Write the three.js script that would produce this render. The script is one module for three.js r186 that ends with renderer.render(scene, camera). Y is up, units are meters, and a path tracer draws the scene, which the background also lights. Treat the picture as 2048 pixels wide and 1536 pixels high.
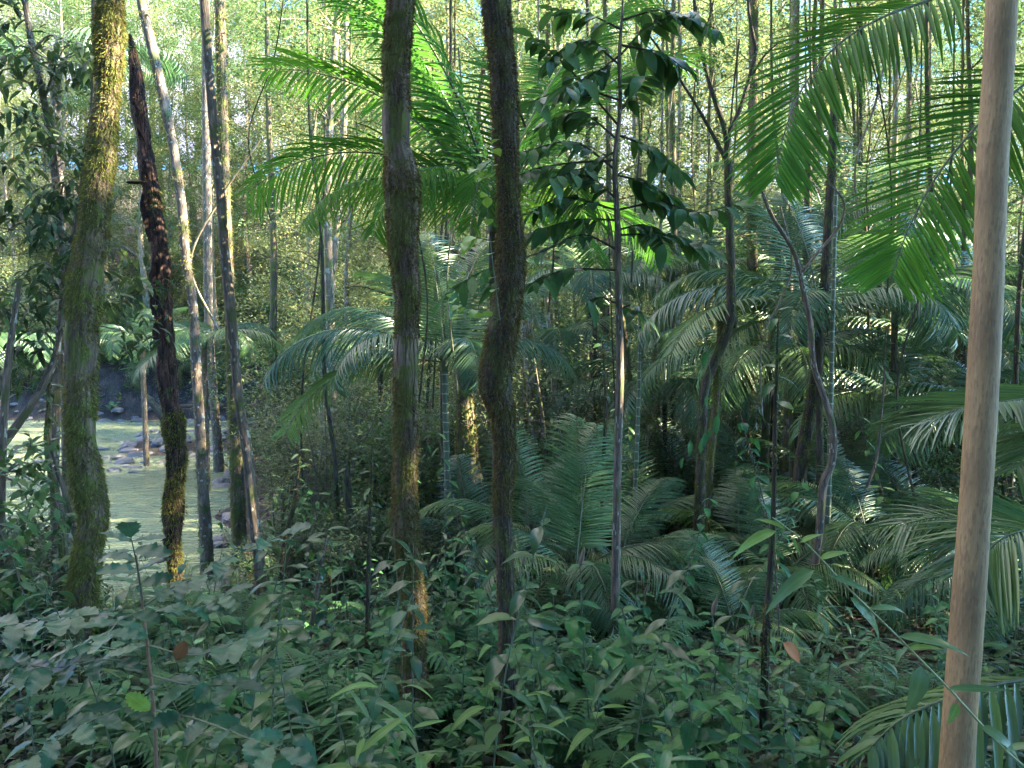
import * as THREE from 'three';
import { Sky } from 'three/addons/objects/Sky.js';

// ---------------------------------------------------------------- camera, sky, sun, exposure
const scene = new THREE.Scene();
const FOCAL = 1540;                                   // focal length in photo pixels (photo 2048 x 1536)
const PITCH = -Math.atan(78 / FOCAL), EYE = 1.6;
const camera = new THREE.PerspectiveCamera(THREE.MathUtils.radToDeg(2 * Math.atan(768 / FOCAL)), 4 / 3, 0.05, 900);
camera.position.set(0, EYE, 0);
camera.rotation.x = PITCH;
const renderer = new THREE.WebGLRenderer({ antialias: true });
renderer.toneMapping = THREE.LinearToneMapping;
renderer.toneMappingExposure = 18;
renderer.shadowMap.enabled = true;

const SUN = new THREE.Vector3(0.78, 0.62, 0.04).normalize();
const sky = new Sky();
sky.scale.setScalar(800);
sky.name = 'sky'; sky.userData.kind = 'structure';
sky.material.uniforms.sunPosition.value.copy(SUN);
sky.material.uniforms.turbidity.value = 8;
sky.material.uniforms.rayleigh.value = 1.0;
sky.material.uniforms.mieCoefficient.value = 0.004;
sky.material.uniforms.cloudCoverage.value = 0.48;
scene.add(sky);
scene.environmentIntensity = 0.18;
const sun = new THREE.DirectionalLight(new THREE.Color(1, 0.87, 0.64), 5);
sun.name = 'sun';
sun.position.copy(SUN).multiplyScalar(120);
sun.castShadow = true;
sun.shadow.mapSize.set(4096, 4096);
Object.assign(sun.shadow.camera, { left: -60, right: 60, top: 60, bottom: -60, near: 1, far: 320 });
scene.add(sun, sun.target);

// ---------------------------------------------------------------- helpers
const V = (x, y, z) => new THREE.Vector3(x, y, z);
const lerp = THREE.MathUtils.lerp, clamp = THREE.MathUtils.clamp, smooth = THREE.MathUtils.smoothstep;
function rng(seed) {
  let a = seed * 2654435761 >>> 0;
  const f = () => { a = (a + 0x6d2b79f5) | 0; let t = Math.imul(a ^ (a >>> 15), 1 | a); t = (t + Math.imul(t ^ (t >>> 7), 61 | t)) ^ t; return ((t ^ (t >>> 14)) >>> 0) / 4294967296; };
  f.r = (lo, hi) => lo + (hi - lo) * f();
  f.g = () => (f() + f() + f() - 1.5) * 1.15;
  f.pick = (arr) => arr[Math.floor(f() * arr.length) % arr.length];
  return f;
}
const hash = (x, y, z) => { let h = Math.imul(x | 0, 374761393) ^ Math.imul(y | 0, 668265263) ^ Math.imul(z | 0, 2147483647 - 1274126177); h = Math.imul(h ^ (h >>> 13), 1274126177); return ((h ^ (h >>> 16)) >>> 0) / 4294967296; };
function noise3(x, y, z) {
  const ix = Math.floor(x), iy = Math.floor(y), iz = Math.floor(z), s = (t) => t * t * (3 - 2 * t), fx = s(x - ix), fy = s(y - iy), fz = s(z - iz);
  const e = (a, b, c) => hash(ix + a, iy + b, iz + c);
  return lerp(lerp(lerp(e(0, 0, 0), e(1, 0, 0), fx), lerp(e(0, 1, 0), e(1, 1, 0), fx), fy), lerp(lerp(e(0, 0, 1), e(1, 0, 1), fx), lerp(e(0, 1, 1), e(1, 1, 1), fx), fy), fz);
}
const fbm3 = (x, y, z, o = 3) => { let a = 0.5, s = 0, t = 0; for (let i = 0; i < o; i++) { s += a * noise3(x, y, z); t += a; x *= 2.03; y *= 2.03; z *= 2.03; a *= 0.5; } return s / t; };
// noise that repeats every px, py cells (for textures that tile)
function tnoise(x, y, px, py, seed) {
  const ix = Math.floor(x), iy = Math.floor(y), s = (t) => t * t * (3 - 2 * t), fx = s(x - ix), fy = s(y - iy), m = (a, n) => ((a % n) + n) % n;
  const e = (a, b) => hash(m(ix + a, px), m(iy + b, py), seed);
  return lerp(lerp(e(0, 0), e(1, 0), fx), lerp(e(0, 1), e(1, 1), fx), fy);
}
const tfbm = (u, v, fx, fy, seed, o = 4) => { let a = 0.5, s = 0, t = 0; for (let i = 0; i < o; i++) { s += a * tnoise(u * fx, v * fy, fx, fy, seed + i); t += a; fx *= 2; fy *= 2; a *= 0.55; } return s / t; };

// a photo pixel at a depth (metres straight ahead) as a point in the world
function at(px, py, d) {
  const cx = (px - 1024) / FOCAL, cy = (768 - py) / FOCAL, c = Math.cos(PITCH), s = Math.sin(PITCH);
  const y = cy * c + s, z = cy * s - c;               // turn (cx, cy, -1) by the pitch
  const k = d / -z;
  return V(cx * k, EYE + y * k, -d);
}
const SCALE = (d) => d / FOCAL;                       // metres per photo pixel at a depth

// ground height; the bank falls from the viewer to the forest floor and, on one side, to the creek
const PROFILE = [[-60, 6], [-20, 1.6], [-4, 0.25], [0, 0], [2, -0.18], [4, -0.6], [6, -0.95], [8, -1.3], [10, -1.58], [13, -1.72], [22, -1.75], [30, -1.4], [38, -0.2], [50, 3.5], [70, 11], [100, 20], [160, 34], [400, 60]];
function along(table, t) {
  if (t <= table[0][0]) return table[0][1];
  for (let i = 1; i < table.length; i++) if (t < table[i][0]) { const [a, u] = table[i - 1], [b, v] = table[i], k = (t - a) / (b - a); return lerp(u, v, k * k * (3 - 2 * k) * 0.5 + k * 0.5); }
  return table.at(-1)[1];
}
const EDGE = [[8, -3.4], [11, -4.4], [14, -5.5], [17, -6.6], [25, -9.2], [33, -11.6], [45, -12]];
const WATER = -2.2;
function H(x, z) {
  const d = -z;
  let y = along(PROFILE, d);
  const into = along(EDGE, d) - x + (fbm3(x * 0.35, 1.7, z * 0.35, 2) - 0.5) * 2.2;                    // metres past the waterline
  const open = smooth(d + (noise3(x * 0.4, 5, 2) - 0.5) * 2, 8.2, 11.2) * (1 - smooth(d, 37.5, 41.5)) * smooth(into, -1.6, 0.9);
  y = lerp(y, -2.75, open);
  const bx = (x + 13.2) / 3.4, bz = (d - 28.5 + (x + 13.2) * 0.5) / 4.6;    // the stony bar in the stream
  y += 0.72 * Math.exp(-(bx * bx + bz * bz)) * open;
  y += 3 * smooth(-x, 30, 60) * smooth(d, -10, 30);
  y += (fbm3(x * 0.5, 3.1, z * 0.5, 3) - 0.5) * 0.22 * clamp((d + 6) / 8, 0.25, 1) + (fbm3(x * 2.3, 9.1, z * 2.3, 2) - 0.5) * 0.06;
  return y;
}
const spot = (px, d, dy = 0) => { const x = (px - 1024) / FOCAL * d; return V(x, H(x, -d) + dy, -d); };

const names = {};
function numbered(name) { const n = names[name] = (names[name] ?? -1) + 1; return n ? name + '_' + String(n).padStart(3, '0') : name; }
function shadows(o) { o.traverse((m) => { if (m.isMesh) m.castShadow = m.receiveShadow = true; }); }
function tag(o, label, category, group, kind) {
  o.userData = { label, category };
  if (group) o.userData.group = group;
  if (kind) o.userData.kind = kind;
  return o;
}
function thing(name, label, category, pos, group) {
  const o = new THREE.Group();
  o.name = numbered(name);
  if (pos) o.position.copy(pos);
  scene.add(o);
  return tag(o, label, category, group);
}
function part(name, geometry, material, parent) { const m = new THREE.Mesh(geometry, material); m.name = name; parent.add(m); return m; }
function structure(name, geometry, material) { const m = part(name, geometry, material, scene); m.userData.kind = 'structure'; return m; }
function copyOf(proto, pos, turn, scale, label, group) {
  const o = proto.clone();
  o.name = numbered(proto.name.replace(/_\d+$/, ''));
  o.userData = { ...proto.userData };
  if (label) o.userData.label = label;
  if (group) o.userData.group = group;
  o.position.copy(pos); o.rotation.set(0, turn, 0);
  typeof scale === 'number' ? o.scale.setScalar(scale) : o.scale.set(...scale);
  scene.add(o);
  return o;
}
// geometry in the thing's own frame: a world-space geometry moved to a thing's base
const local = (geometry, o) => geometry.translate(-o.position.x, -o.position.y, -o.position.z);

class Builder {
  constructor(colored) { this.p = []; this.u = []; this.c = colored ? [] : null; this.i = []; }
  get n() { return this.p.length / 3; }
  vert(x, y, z, u, v, c) { this.p.push(x, y, z); this.u.push(u, v); if (this.c) this.c.push(c[0], c[1], c[2]); return this.n - 1; }
  tri(a, b, c) { this.i.push(a, b, c); }
  add(geometry, matrix, c) {                          // a transformed copy of a geometry
    const base = this.n, P = geometry.attributes.position, U = geometry.attributes.uv, v = V();
    for (let k = 0; k < P.count; k++) { v.fromBufferAttribute(P, k).applyMatrix4(matrix); this.vert(v.x, v.y, v.z, U.getX(k), U.getY(k), c); }
    const I = geometry.index.array;
    for (let k = 0; k < I.length; k++) this.i.push(I[k] + base);
  }
  build() {
    const g = new THREE.BufferGeometry();
    g.setAttribute('position', new THREE.BufferAttribute(new Float32Array(this.p), 3));
    g.setAttribute('uv', new THREE.BufferAttribute(new Float32Array(this.u), 2));
    if (this.c) g.setAttribute('color', new THREE.BufferAttribute(new Float32Array(this.c), 3));
    g.setIndex(new THREE.BufferAttribute(new Uint32Array(this.i), 1));
    g.computeVertexNormals();
    return g;
  }
}
const _x = V(), _y = V(), _z = V();
// a frame whose x runs along dir and whose y is near up
function frame(pos, dir, up, sx = 1, sy = sx, sz = sx) {
  _x.copy(dir).normalize();
  _z.crossVectors(_x, up);
  if (_z.lengthSq() < 1e-6) _z.crossVectors(_x, V(0.3, 0.2, 1));
  _z.normalize(); _y.crossVectors(_z, _x);
  const m = new THREE.Matrix4().makeBasis(_x.clone().multiplyScalar(sx), _y.clone().multiplyScalar(sy), _z.clone().multiplyScalar(sz));
  return m.setPosition(pos);
}
function place(mesh, m) { m.decompose(mesh.position, mesh.quaternion, mesh.scale); return mesh; }

// ---------------------------------------------------------------- textures (what the surfaces are made of)
const toByte = (x) => Math.round(255 * Math.pow(clamp(x, 0, 1), 1 / 2.2));
function texture(w, h, f, srgb = true) {
  const data = new Uint8Array(w * h * 4);
  for (let y = 0; y < h; y++) for (let x = 0; x < w; x++) {
    const c = f(x / w, y / h), o = (y * w + x) * 4;
    for (let k = 0; k < 3; k++) data[o + k] = srgb ? toByte(c[k]) : Math.round(255 * clamp(c[k] ?? c[0], 0, 1));
    data[o + 3] = 255;
  }
  const t = new THREE.DataTexture(data, w, h);
  t.wrapS = t.wrapT = THREE.RepeatWrapping; t.magFilter = t.minFilter = THREE.LinearFilter;
  if (srgb) t.colorSpace = THREE.SRGBColorSpace;
  t.needsUpdate = true;
  return t;
}
const mixc = (a, b, k) => [lerp(a[0], b[0], k), lerp(a[1], b[1], k), lerp(a[2], b[2], k)];
const step = (x, a, b) => smooth(x, a, b);
function bark(kind, seed) {
  const C = {
    mossy: [[0.05, 0.036, 0.024], [0.17, 0.125, 0.08], [0.10, 0.115, 0.02], 0.42],
    red: [[0.014, 0.008, 0.006], [0.1, 0.048, 0.034], [0.07, 0.075, 0.02], 0.66],
    grey: [[0.08, 0.055, 0.036], [0.21, 0.165, 0.12], [0.09, 0.1, 0.03], 0.6],
    dark: [[0.025, 0.02, 0.014], [0.10, 0.078, 0.055], [0.075, 0.085, 0.022], 0.55],
    pale: [[0.13, 0.095, 0.06], [0.34, 0.28, 0.19], [0.2, 0.19, 0.04], 0.55],
  }[kind];
  const color = texture(256, 512, (u, v) => {
    const streak = tfbm(u, v, 16, 5, seed, 4), fine = tfbm(u, v, 44, 30, seed + 9, 3), crack = Math.pow(1 - Math.abs(tfbm(u, v, 11, 4, seed + 3, 3) * 2 - 1), 6);
    let c = mixc(C[0], C[1], clamp(streak * 1.7 - 0.45 + (fine - 0.5) * 0.6, 0, 1));
    c = mixc(c, C[0], crack * 0.75);
    const m = tfbm(u, v, 5, 6, seed + 21, 4);
    c = mixc(c, mixc(C[2], [C[2][0] * 0.5, C[2][1] * 0.55, C[2][2] * 0.6], fine), step(m + (fine - 0.5) * 0.25, C[3], C[3] + 0.12) * 0.9);
    if (kind === 'grey' || kind === 'pale') {
      const l = tfbm(u, v, 10, 16, seed + 31, 3), l2 = tfbm(u, v, 4, 5, seed + 44, 2);
      c = mixc(c, [0.36, 0.37, 0.32], step(l + (l2 - 0.5) * 0.5, 0.7, 0.74) * 0.65);
      c = mixc(c, [0.045, 0.04, 0.034], step(tfbm(u, v, 9, 14, seed + 52, 3), 0.66, 0.72) * 0.5);
    }
    return c;
  });
  const bump = texture(256, 512, (u, v) => {
    const s = tfbm(u, v, 16, 5, seed, 4), f = tfbm(u, v, 44, 30, seed + 9, 3), crack = Math.pow(1 - Math.abs(tfbm(u, v, 11, 4, seed + 3, 3) * 2 - 1), 6);
    return [clamp(s * 0.7 + f * 0.35 - crack * 0.5 + 0.1, 0, 1)];
  }, false);
  return new THREE.MeshPhysicalMaterial({ specularIntensity: 0.35, map: color, bumpMap: bump, bumpScale: kind === 'grey' || kind === 'pale' ? 0.006 : 0.014, roughness: 0.92 });
}
const BARK = { mossy: bark('mossy', 5), red: bark('red', 17), grey: bark('grey', 29), dark: bark('dark', 41), pale: bark('pale', 53) };
BARK.red.bumpScale = 0.035;
{ // the smooth tan pole and the ringed stem of a young palm
  const color = texture(256, 1024, (u, v) => {
    const big = tfbm(u, v, 3, 4, 71, 4), grain = tfbm(u, v, 48, 40, 73, 3), fine = tfbm(u, v, 90, 24, 77, 2);
    let c = mixc([0.135, 0.08, 0.028], [0.25, 0.16, 0.062], clamp(big * 1.7 - 0.35, 0, 1));
    c = mixc(c, [0.12, 0.07, 0.025], step(grain, 0.53, 0.72) * 0.6);
    c = mixc(c, [0.4, 0.28, 0.12], step(fine, 0.58, 0.8) * 0.3);
    c = mixc(c, [0.09, 0.085, 0.04], step(tfbm(u, v, 6, 12, 83, 3), 0.8, 0.84) * 0.5);
    return c;
  });
  const bump = texture(256, 512, (u, v) => [tfbm(u, v, 48, 40, 73, 3) * 0.6 + tfbm(u, v, 3, 5, 71, 3) * 0.4], false);
  BARK.pole = new THREE.MeshStandardMaterial({ map: color, bumpMap: bump, bumpScale: 0.003, roughness: 0.72 });
  const ring = texture(64, 512, (u, v) => {
    const w = v * 8 + (tnoise(u * 4, v * 8, 4, 8, 91) - 0.5) * 0.12, f = w - Math.floor(w), n = tfbm(u, v, 12, 40, 95, 3);
    return mixc(mixc([0.035, 0.06, 0.022], [0.07, 0.085, 0.035], n), [0.33, 0.29, 0.19], step(f, 0.84, 0.88) * (1 - step(f, 0.94, 0.98)) * (0.6 + 0.4 * n));
  });
  BARK.ring = new THREE.MeshStandardMaterial({ map: ring, roughness: 0.6 });
}
const leafMap = texture(256, 128, (u, v) => {          // midrib, side veins, blotches; multiplies the leaf colour
  const y = Math.abs(v - 0.5) * 2, rib = 1 - step(y, 0.02, 0.07), w = u * 11 - y * 2.6, f = Math.abs(w - Math.floor(w) - 0.5), vein = (1 - step(f, 0.03, 0.1)) * (1 - y * 0.5);
  const n = tfbm(u, v, 6, 4, 111, 4), m = 0.62 + n * 0.42 + vein * 0.16 + rib * 0.45;
  const spot = step(tfbm(u, v, 14, 9, 117, 2), 0.78, 0.84) * 0.4;
  return [m * (1 + rib * 0.3 + spot * 0.6), m * (1 - spot * 0.2), m * (0.9 + rib * 0.2)].map((x) => Math.min(1, x));
});
leafMap.wrapS = leafMap.wrapT = THREE.ClampToEdgeWrapping;
const stripMap = texture(128, 64, (u, v) => {          // parallel veins of palm leaflets and grasses
  const rib = 1 - step(Math.abs(v - 0.5), 0.02, 0.08), s = tfbm(u, v, 3, 24, 131, 2), n = tfbm(u, v, 8, 2, 137, 3), m = 0.66 + s * 0.2 + n * 0.18 + rib * 0.25;
  return [m, m, m * 0.95].map((x) => Math.min(1, x));
});

// ---------------------------------------------------------------- materials
const leafMat = (r, g, b, o = {}) => {
  const m = new THREE.MeshPhysicalMaterial({ roughness: 1, transmission: o.through ?? 0.3, thickness: 0, specularIntensity: 0.25, clearcoat: o.coat ?? 0.55, clearcoatRoughness: o.coatRough ?? 0.38, side: THREE.DoubleSide, vertexColors: !!o.vc, map: o.map ?? null });
  m.color.setRGB(r, g, b);
  return m;
};
const LEAF = {
  deep: [leafMat(0.03, 0.088, 0.022, { map: leafMap, coat: 0.6, coatRough: 0.22 }), leafMat(0.024, 0.07, 0.022, { map: leafMap, coat: 0.6, coatRough: 0.2 }), leafMat(0.046, 0.112, 0.024, { map: leafMap, coat: 0.5, coatRough: 0.26 })],
  soft: [leafMat(0.036, 0.128, 0.034, { map: leafMap, coat: 0.32, coatRough: 0.3 }), leafMat(0.028, 0.105, 0.032, { map: leafMap, coat: 0.35, coatRough: 0.3 }), leafMat(0.05, 0.155, 0.036, { map: leafMap, coat: 0.3, coatRough: 0.3 })],
  silver: [leafMat(0.028, 0.1, 0.05, { map: leafMap, coat: 0.4, coatRough: 0.24 }), leafMat(0.024, 0.08, 0.042, { map: leafMap, coat: 0.4, coatRough: 0.26 }), leafMat(0.038, 0.115, 0.055, { map: leafMap, coat: 0.4, coatRough: 0.3 })],
  fresh: [leafMat(0.2, 0.36, 0.05, { map: leafMap, through: 0.4 }), leafMat(0.15, 0.3, 0.045, { map: leafMap, through: 0.4 })],
  dark: [leafMat(0.042, 0.112, 0.024, { map: leafMap, coat: 0.35, coatRough: 0.26, through: 0.4 }), leafMat(0.034, 0.09, 0.022, { map: leafMap, coat: 0.4, coatRough: 0.24, through: 0.36 }), leafMat(0.06, 0.135, 0.026, { map: leafMap, coat: 0.3, through: 0.42 })],
  dead: [leafMat(0.34, 0.13, 0.05, { map: leafMap, coat: 0.1, through: 0.15 }), leafMat(0.18, 0.09, 0.04, { map: leafMap, coat: 0.1, through: 0.15 })],
  palm: [leafMat(0.07, 0.15, 0.045, { map: stripMap, coat: 1, coatRough: 0.3, through: 0.36 }), leafMat(0.055, 0.13, 0.045, { map: stripMap, coat: 1, coatRough: 0.3, through: 0.36 }), leafMat(0.09, 0.18, 0.045, { map: stripMap, coat: 0.9, coatRough: 0.32, through: 0.38 })],
  nearPalm: [leafMat(0.07, 0.2, 0.018, { map: stripMap, coat: 0.14, coatRough: 0.3, through: 0.52 }), leafMat(0.055, 0.17, 0.018, { map: stripMap, coat: 0.16, coatRough: 0.3, through: 0.52 }), leafMat(0.095, 0.235, 0.02, { map: stripMap, coat: 0.12, coatRough: 0.32, through: 0.52 })],
  grass: [leafMat(0.07, 0.15, 0.055, { map: stripMap, coat: 0.5, coatRough: 0.3 }), leafMat(0.12, 0.24, 0.05, { map: stripMap, coat: 0.4, through: 0.4 })],
  crown: leafMat(1, 1, 1, { vc: true, coat: 0.22, coatRough: 0.34, through: 0.4 }),
  fern: leafMat(0.026, 0.084, 0.024, { coat: 0.12 }),
};
const mossMat = new THREE.MeshPhysicalMaterial({ roughness: 1, specularIntensity: 0.2, transmission: 0.25, thickness: 0, side: THREE.DoubleSide, vertexColors: true });
const stemMat = new THREE.MeshStandardMaterial({ roughness: 0.7 }); stemMat.color.setRGB(0.06, 0.085, 0.04);
const woodMat = new THREE.MeshStandardMaterial({ roughness: 0.85 }); woodMat.color.setRGB(0.1, 0.075, 0.05);
const rachisMat = new THREE.MeshStandardMaterial({ roughness: 0.55 }); rachisMat.color.setRGB(0.045, 0.065, 0.022);
const litterMat = new THREE.MeshPhysicalMaterial({ specularIntensity: 0.4, roughness: 0.9, side: THREE.DoubleSide, vertexColors: false });

// ---------------------------------------------------------------- shapes
// a bent, tapering, uneven round limb through points [{p, r}]
function tube(pts, o = {}) {
  const rad = o.rad ?? 10, rough = o.rough ?? 0.08, freq = o.freq ?? 5, seed = o.seed ?? 0;
  const curve = new THREE.CatmullRomCurve3(pts.map((q) => q.p), false, 'centripetal'), len = curve.getLength(), n = Math.max(2, Math.ceil(len / (o.step ?? 0.08)));
  const b = new Builder(), laps = Math.max(1, Math.round(2 * Math.PI * pts[Math.floor(pts.length / 2)].r / (o.texW ?? 0.45)));
  let side = V();
  let acc = 0; let prev = null;
  for (let k = 0; k <= n; k++) {
    const t = k / n, p = curve.getPoint(t), tan = curve.getTangent(t), f = t * (pts.length - 1), i = Math.min(pts.length - 2, Math.floor(f));
    const r = lerp(pts[i].r, pts[i + 1].r, f - i);
    if (!k) { side.crossVectors(tan, Math.abs(tan.y) > 0.9 ? V(0, 0, 1) : V(0, 1, 0)).normalize(); } else side.addScaledVector(tan, -side.dot(tan)).normalize();
    if (prev) acc += prev.distanceTo(p);
    prev = p;
    const up = V().crossVectors(tan, side);
    for (let a = 0; a <= rad; a++) {
      const g = (a % rad) / rad * Math.PI * 2, cx = Math.cos(g), sx = Math.sin(g);
      const q = V().copy(p).addScaledVector(side, cx * r).addScaledVector(up, sx * r);
      const k2 = rough ? 1 + rough * 2 * (fbm3(q.x * freq + seed, q.y * freq * 0.6, q.z * freq, 3) - 0.5) + rough * 0.8 * (noise3(q.x * 38 + seed, q.y * 9, q.z * 38) - 0.5) : 1;
      q.copy(p).addScaledVector(side, cx * r * k2).addScaledVector(up, sx * r * k2);
      b.vert(q.x, q.y, q.z, a / rad * laps, acc / (o.texH ?? 0.9));
    }
  }
  for (let k = 0; k < n; k++) for (let a = 0; a < rad; a++) { const i = k * (rad + 1) + a, j = i + rad + 1; b.tri(i, i + 1, j); b.tri(i + 1, j + 1, j); }
  for (const k of [0, n]) {                            // close both ends
    const c = curve.getPoint(k / n), m = b.vert(c.x, c.y, c.z, 0.5, 0);
    for (let a = 0; a < rad; a++) { const i = k * (rad + 1) + a; k ? b.tri(i, i + 1, m) : b.tri(i + 1, i, m); }
  }
  return b.build();
}
// moss strands standing off a limb
function strands(geometry, n, lo, hi, w, colors, seed, keep) {
  const R = rng(seed), b = new Builder(true), P = geometry.attributes.position, N = geometry.attributes.normal, I = geometry.index.array, f = I.length / 3, p = V(), q = V(), nn = V();
  for (let k = 0, tries = 0; k < n && tries < n * 6; tries++) {
    const t = Math.floor(R() * f) * 3, a = R(), c = R() * (1 - a);
    p.fromBufferAttribute(P, I[t]).multiplyScalar(a).addScaledVector(q.fromBufferAttribute(P, I[t + 1]), c).addScaledVector(q.fromBufferAttribute(P, I[t + 2]), 1 - a - c);
    if (keep && R() > keep(p)) continue;
    nn.fromBufferAttribute(N, I[t]);
    const clump = noise3(p.x * 30, p.y * 30, p.z * 30), L = R.r(lo, hi) * (0.4 + 1.1 * clump), d = V(nn.x + R.g() * 0.7, nn.y - 0.55 + R.g() * 0.5, nn.z + R.g() * 0.7).normalize();
    const s = V().crossVectors(d, V(R.g(), R.g(), R.g())).normalize().multiplyScalar(w * R.r(0.6, 1.3)), tint = R.pick(colors), m = 0.7 + 0.6 * R(), col = [tint[0] * m, tint[1] * m, tint[2] * m];
    const i = b.n;
    b.vert(p.x - s.x, p.y - s.y, p.z - s.z, 0, 0, col); b.vert(p.x + s.x, p.y + s.y, p.z + s.z, 1, 0, col);
    b.vert(p.x + d.x * L, p.y + d.y * L - L * 0.25, p.z + d.z * L, 0.5, 1, col);
    b.tri(i, i + 1, i + 2);
    k++;
  }
  return b.build();
}
// a leaf blade one metre long along x, bent down in y
function blade(o) {
  const { wid = 0.4, seg = 7, fold = 0.14, droop = 0.25, teeth = 0, wave = 0, peak = 0.42, seed = 1, twist = 0 } = o, R = rng(seed), b = new Builder();
  const rows = teeth ? seg * 2 : seg;
  for (let k = 0; k <= rows; k++) {
    const t = k / rows, s = Math.pow(t, Math.log(0.5) / Math.log(peak));
    let w = wid / 2 * Math.pow(Math.sin(Math.PI * clamp(s, 0.001, 0.999)), o.pow ?? 0.85) + 0.004;
    if (teeth) w *= 1 + teeth * (k % 2 ? 1 : -0.55) * (t > 0.05 && t < 0.97 ? 1 : 0);
    const y = -droop * t * t, x = t - droop * droop * 0.35 * t * t * t, tw = twist * t;
    for (const e of [-1, 0, 1]) {
      const zz = e * w, lift = Math.abs(e) * (fold * w * 2) + (e ? wave * Math.sin(t * 17 + e * 1.3 + seed) * w : 0);
      b.vert(x + (teeth && e && k % 2 ? 0.02 : 0), y + lift * Math.cos(tw) + zz * Math.sin(tw), zz * Math.cos(tw) - lift * Math.sin(tw) * 0.5, t, 0.5 + e * 0.48);
    }
  }
  for (let k = 0; k < rows; k++) for (let e = 0; e < 2; e++) { const i = k * 3 + e, j = i + 3; b.tri(i, i + 1, j); b.tri(i + 1, j + 1, j); }
  return b.build();
}
const BLADE = {
  ovate: [0, 1, 2, 3].map((k) => blade({ wid: 0.46 + k * 0.03, droop: 0.1 + k * 0.11, fold: 0.1 + 0.05 * (k % 2), seed: k + 1, twist: (k - 1.5) * 0.25, wave: 0.06 })),
  long: [0, 1, 2, 3].map((k) => blade({ wid: 0.29 + k * 0.025, droop: 0.1 + k * 0.12, fold: 0.1, seed: k + 5, peak: 0.48, twist: (k - 1.5) * 0.4, wave: 0.07, pow: 0.95 })),
  lance: [0, 1, 2, 3].map((k) => blade({ wid: 0.15 + k * 0.02, droop: 0.15 + k * 0.16, fold: 0.12, seed: k + 9, peak: 0.34, twist: (k - 1.5) * 0.3, pow: 1 })),
  tooth: [0, 1, 2, 3].map((k) => blade({ wid: 0.42 + k * 0.03, droop: 0.06 + k * 0.09, fold: 0.12, seed: k + 13, teeth: 0.2, seg: 7, wave: 0.13, peak: 0.5, pow: 0.6, twist: (k - 1.5) * 0.3 })),
  serrate: [0, 1, 2].map((k) => blade({ wid: 0.5 + k * 0.04, droop: 0.14 + k * 0.14, fold: 0.14, seed: k + 17, teeth: 0.07, seg: 8, wave: 0.08, peak: 0.4, twist: (k - 1) * 0.3 })),
  strip: [0, 1, 2, 3, 4].map((k) => blade({ wid: 0.062, droop: 0.05 + k * 0.15, fold: 0.3, seg: 5, seed: k + 21, peak: 0.36, pow: 0.55, twist: (k - 2) * 0.18 })),
};
function leafOn(parent, kind, mat, pos, dir, up, len, R, name = 'leaf') {
  const m = part(name, R.pick(BLADE[kind]), R.pick(mat), parent);
  return place(m, frame(pos, dir, up, len, len, len * R.r(0.88, 1.12)));
}
// many small leaves merged; each four or two faces with a fold
function smallLeaf(b, p, dir, up, len, wid, col, fine) {
  const s = V().crossVectors(dir, up).normalize(), n = V().crossVectors(s, dir), i = b.n, h = wid * 0.22;
  b.vert(p.x, p.y, p.z, 0, 0.5, col);
  const put = (t, e, y) => b.vert(p.x + dir.x * len * t + s.x * e * wid + n.x * y, p.y + dir.y * len * t + s.y * e * wid + n.y * y, p.z + dir.z * len * t + s.z * e * wid + n.z * y, t, 0.5 + e, col);
  if (fine) {
    put(0.3, -0.46, h); put(0.3, 0.46, h); put(0.68, -0.36, h * 0.4); put(0.68, 0.36, h * 0.4); put(1, 0, -len * 0.14);
    b.tri(i, i + 1, i + 2); b.tri(i + 1, i + 3, i + 2); b.tri(i + 2, i + 3, i + 4); b.tri(i + 3, i + 5, i + 4);
  } else { put(0.42, -0.5, h); put(0.42, 0.5, h); put(1, 0, -len * 0.1); b.tri(i, i + 1, i + 2); b.tri(i + 1, i + 3, i + 2); }
}
const PAL = {
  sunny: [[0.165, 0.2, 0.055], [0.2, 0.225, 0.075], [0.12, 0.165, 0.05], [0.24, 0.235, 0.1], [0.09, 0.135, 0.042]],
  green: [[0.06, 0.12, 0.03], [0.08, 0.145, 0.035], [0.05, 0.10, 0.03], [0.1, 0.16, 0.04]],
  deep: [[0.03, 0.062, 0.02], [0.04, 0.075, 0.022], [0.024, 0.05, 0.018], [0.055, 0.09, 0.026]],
  olive: [[0.065, 0.1, 0.03], [0.085, 0.118, 0.036], [0.05, 0.08, 0.026], [0.11, 0.13, 0.04]],
};
function clump(b, c, r, n, o, R) {
  for (let k = 0; k < n; k++) {
    const q = V(R.g(), R.g() * (o.flat ?? 0.75), R.g()).multiplyScalar(r).add(c);
    const a = R() * 6.283, dip = o.dip ?? -0.25, dir = V(Math.cos(a), dip + R.g() * 0.5, Math.sin(a)).normalize(), up = V(R.g() * 0.5, 1, R.g() * 0.5);
    const t = R.pick(o.pal), m = 0.8 + 0.4 * R(), L = o.len * R.r(0.6, 1.3);
    smallLeaf(b, q, dir, up, L, L * (o.ratio ?? 0.42), [t[0] * m, t[1] * m, t[2] * m], o.fine);
  }
}

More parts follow.
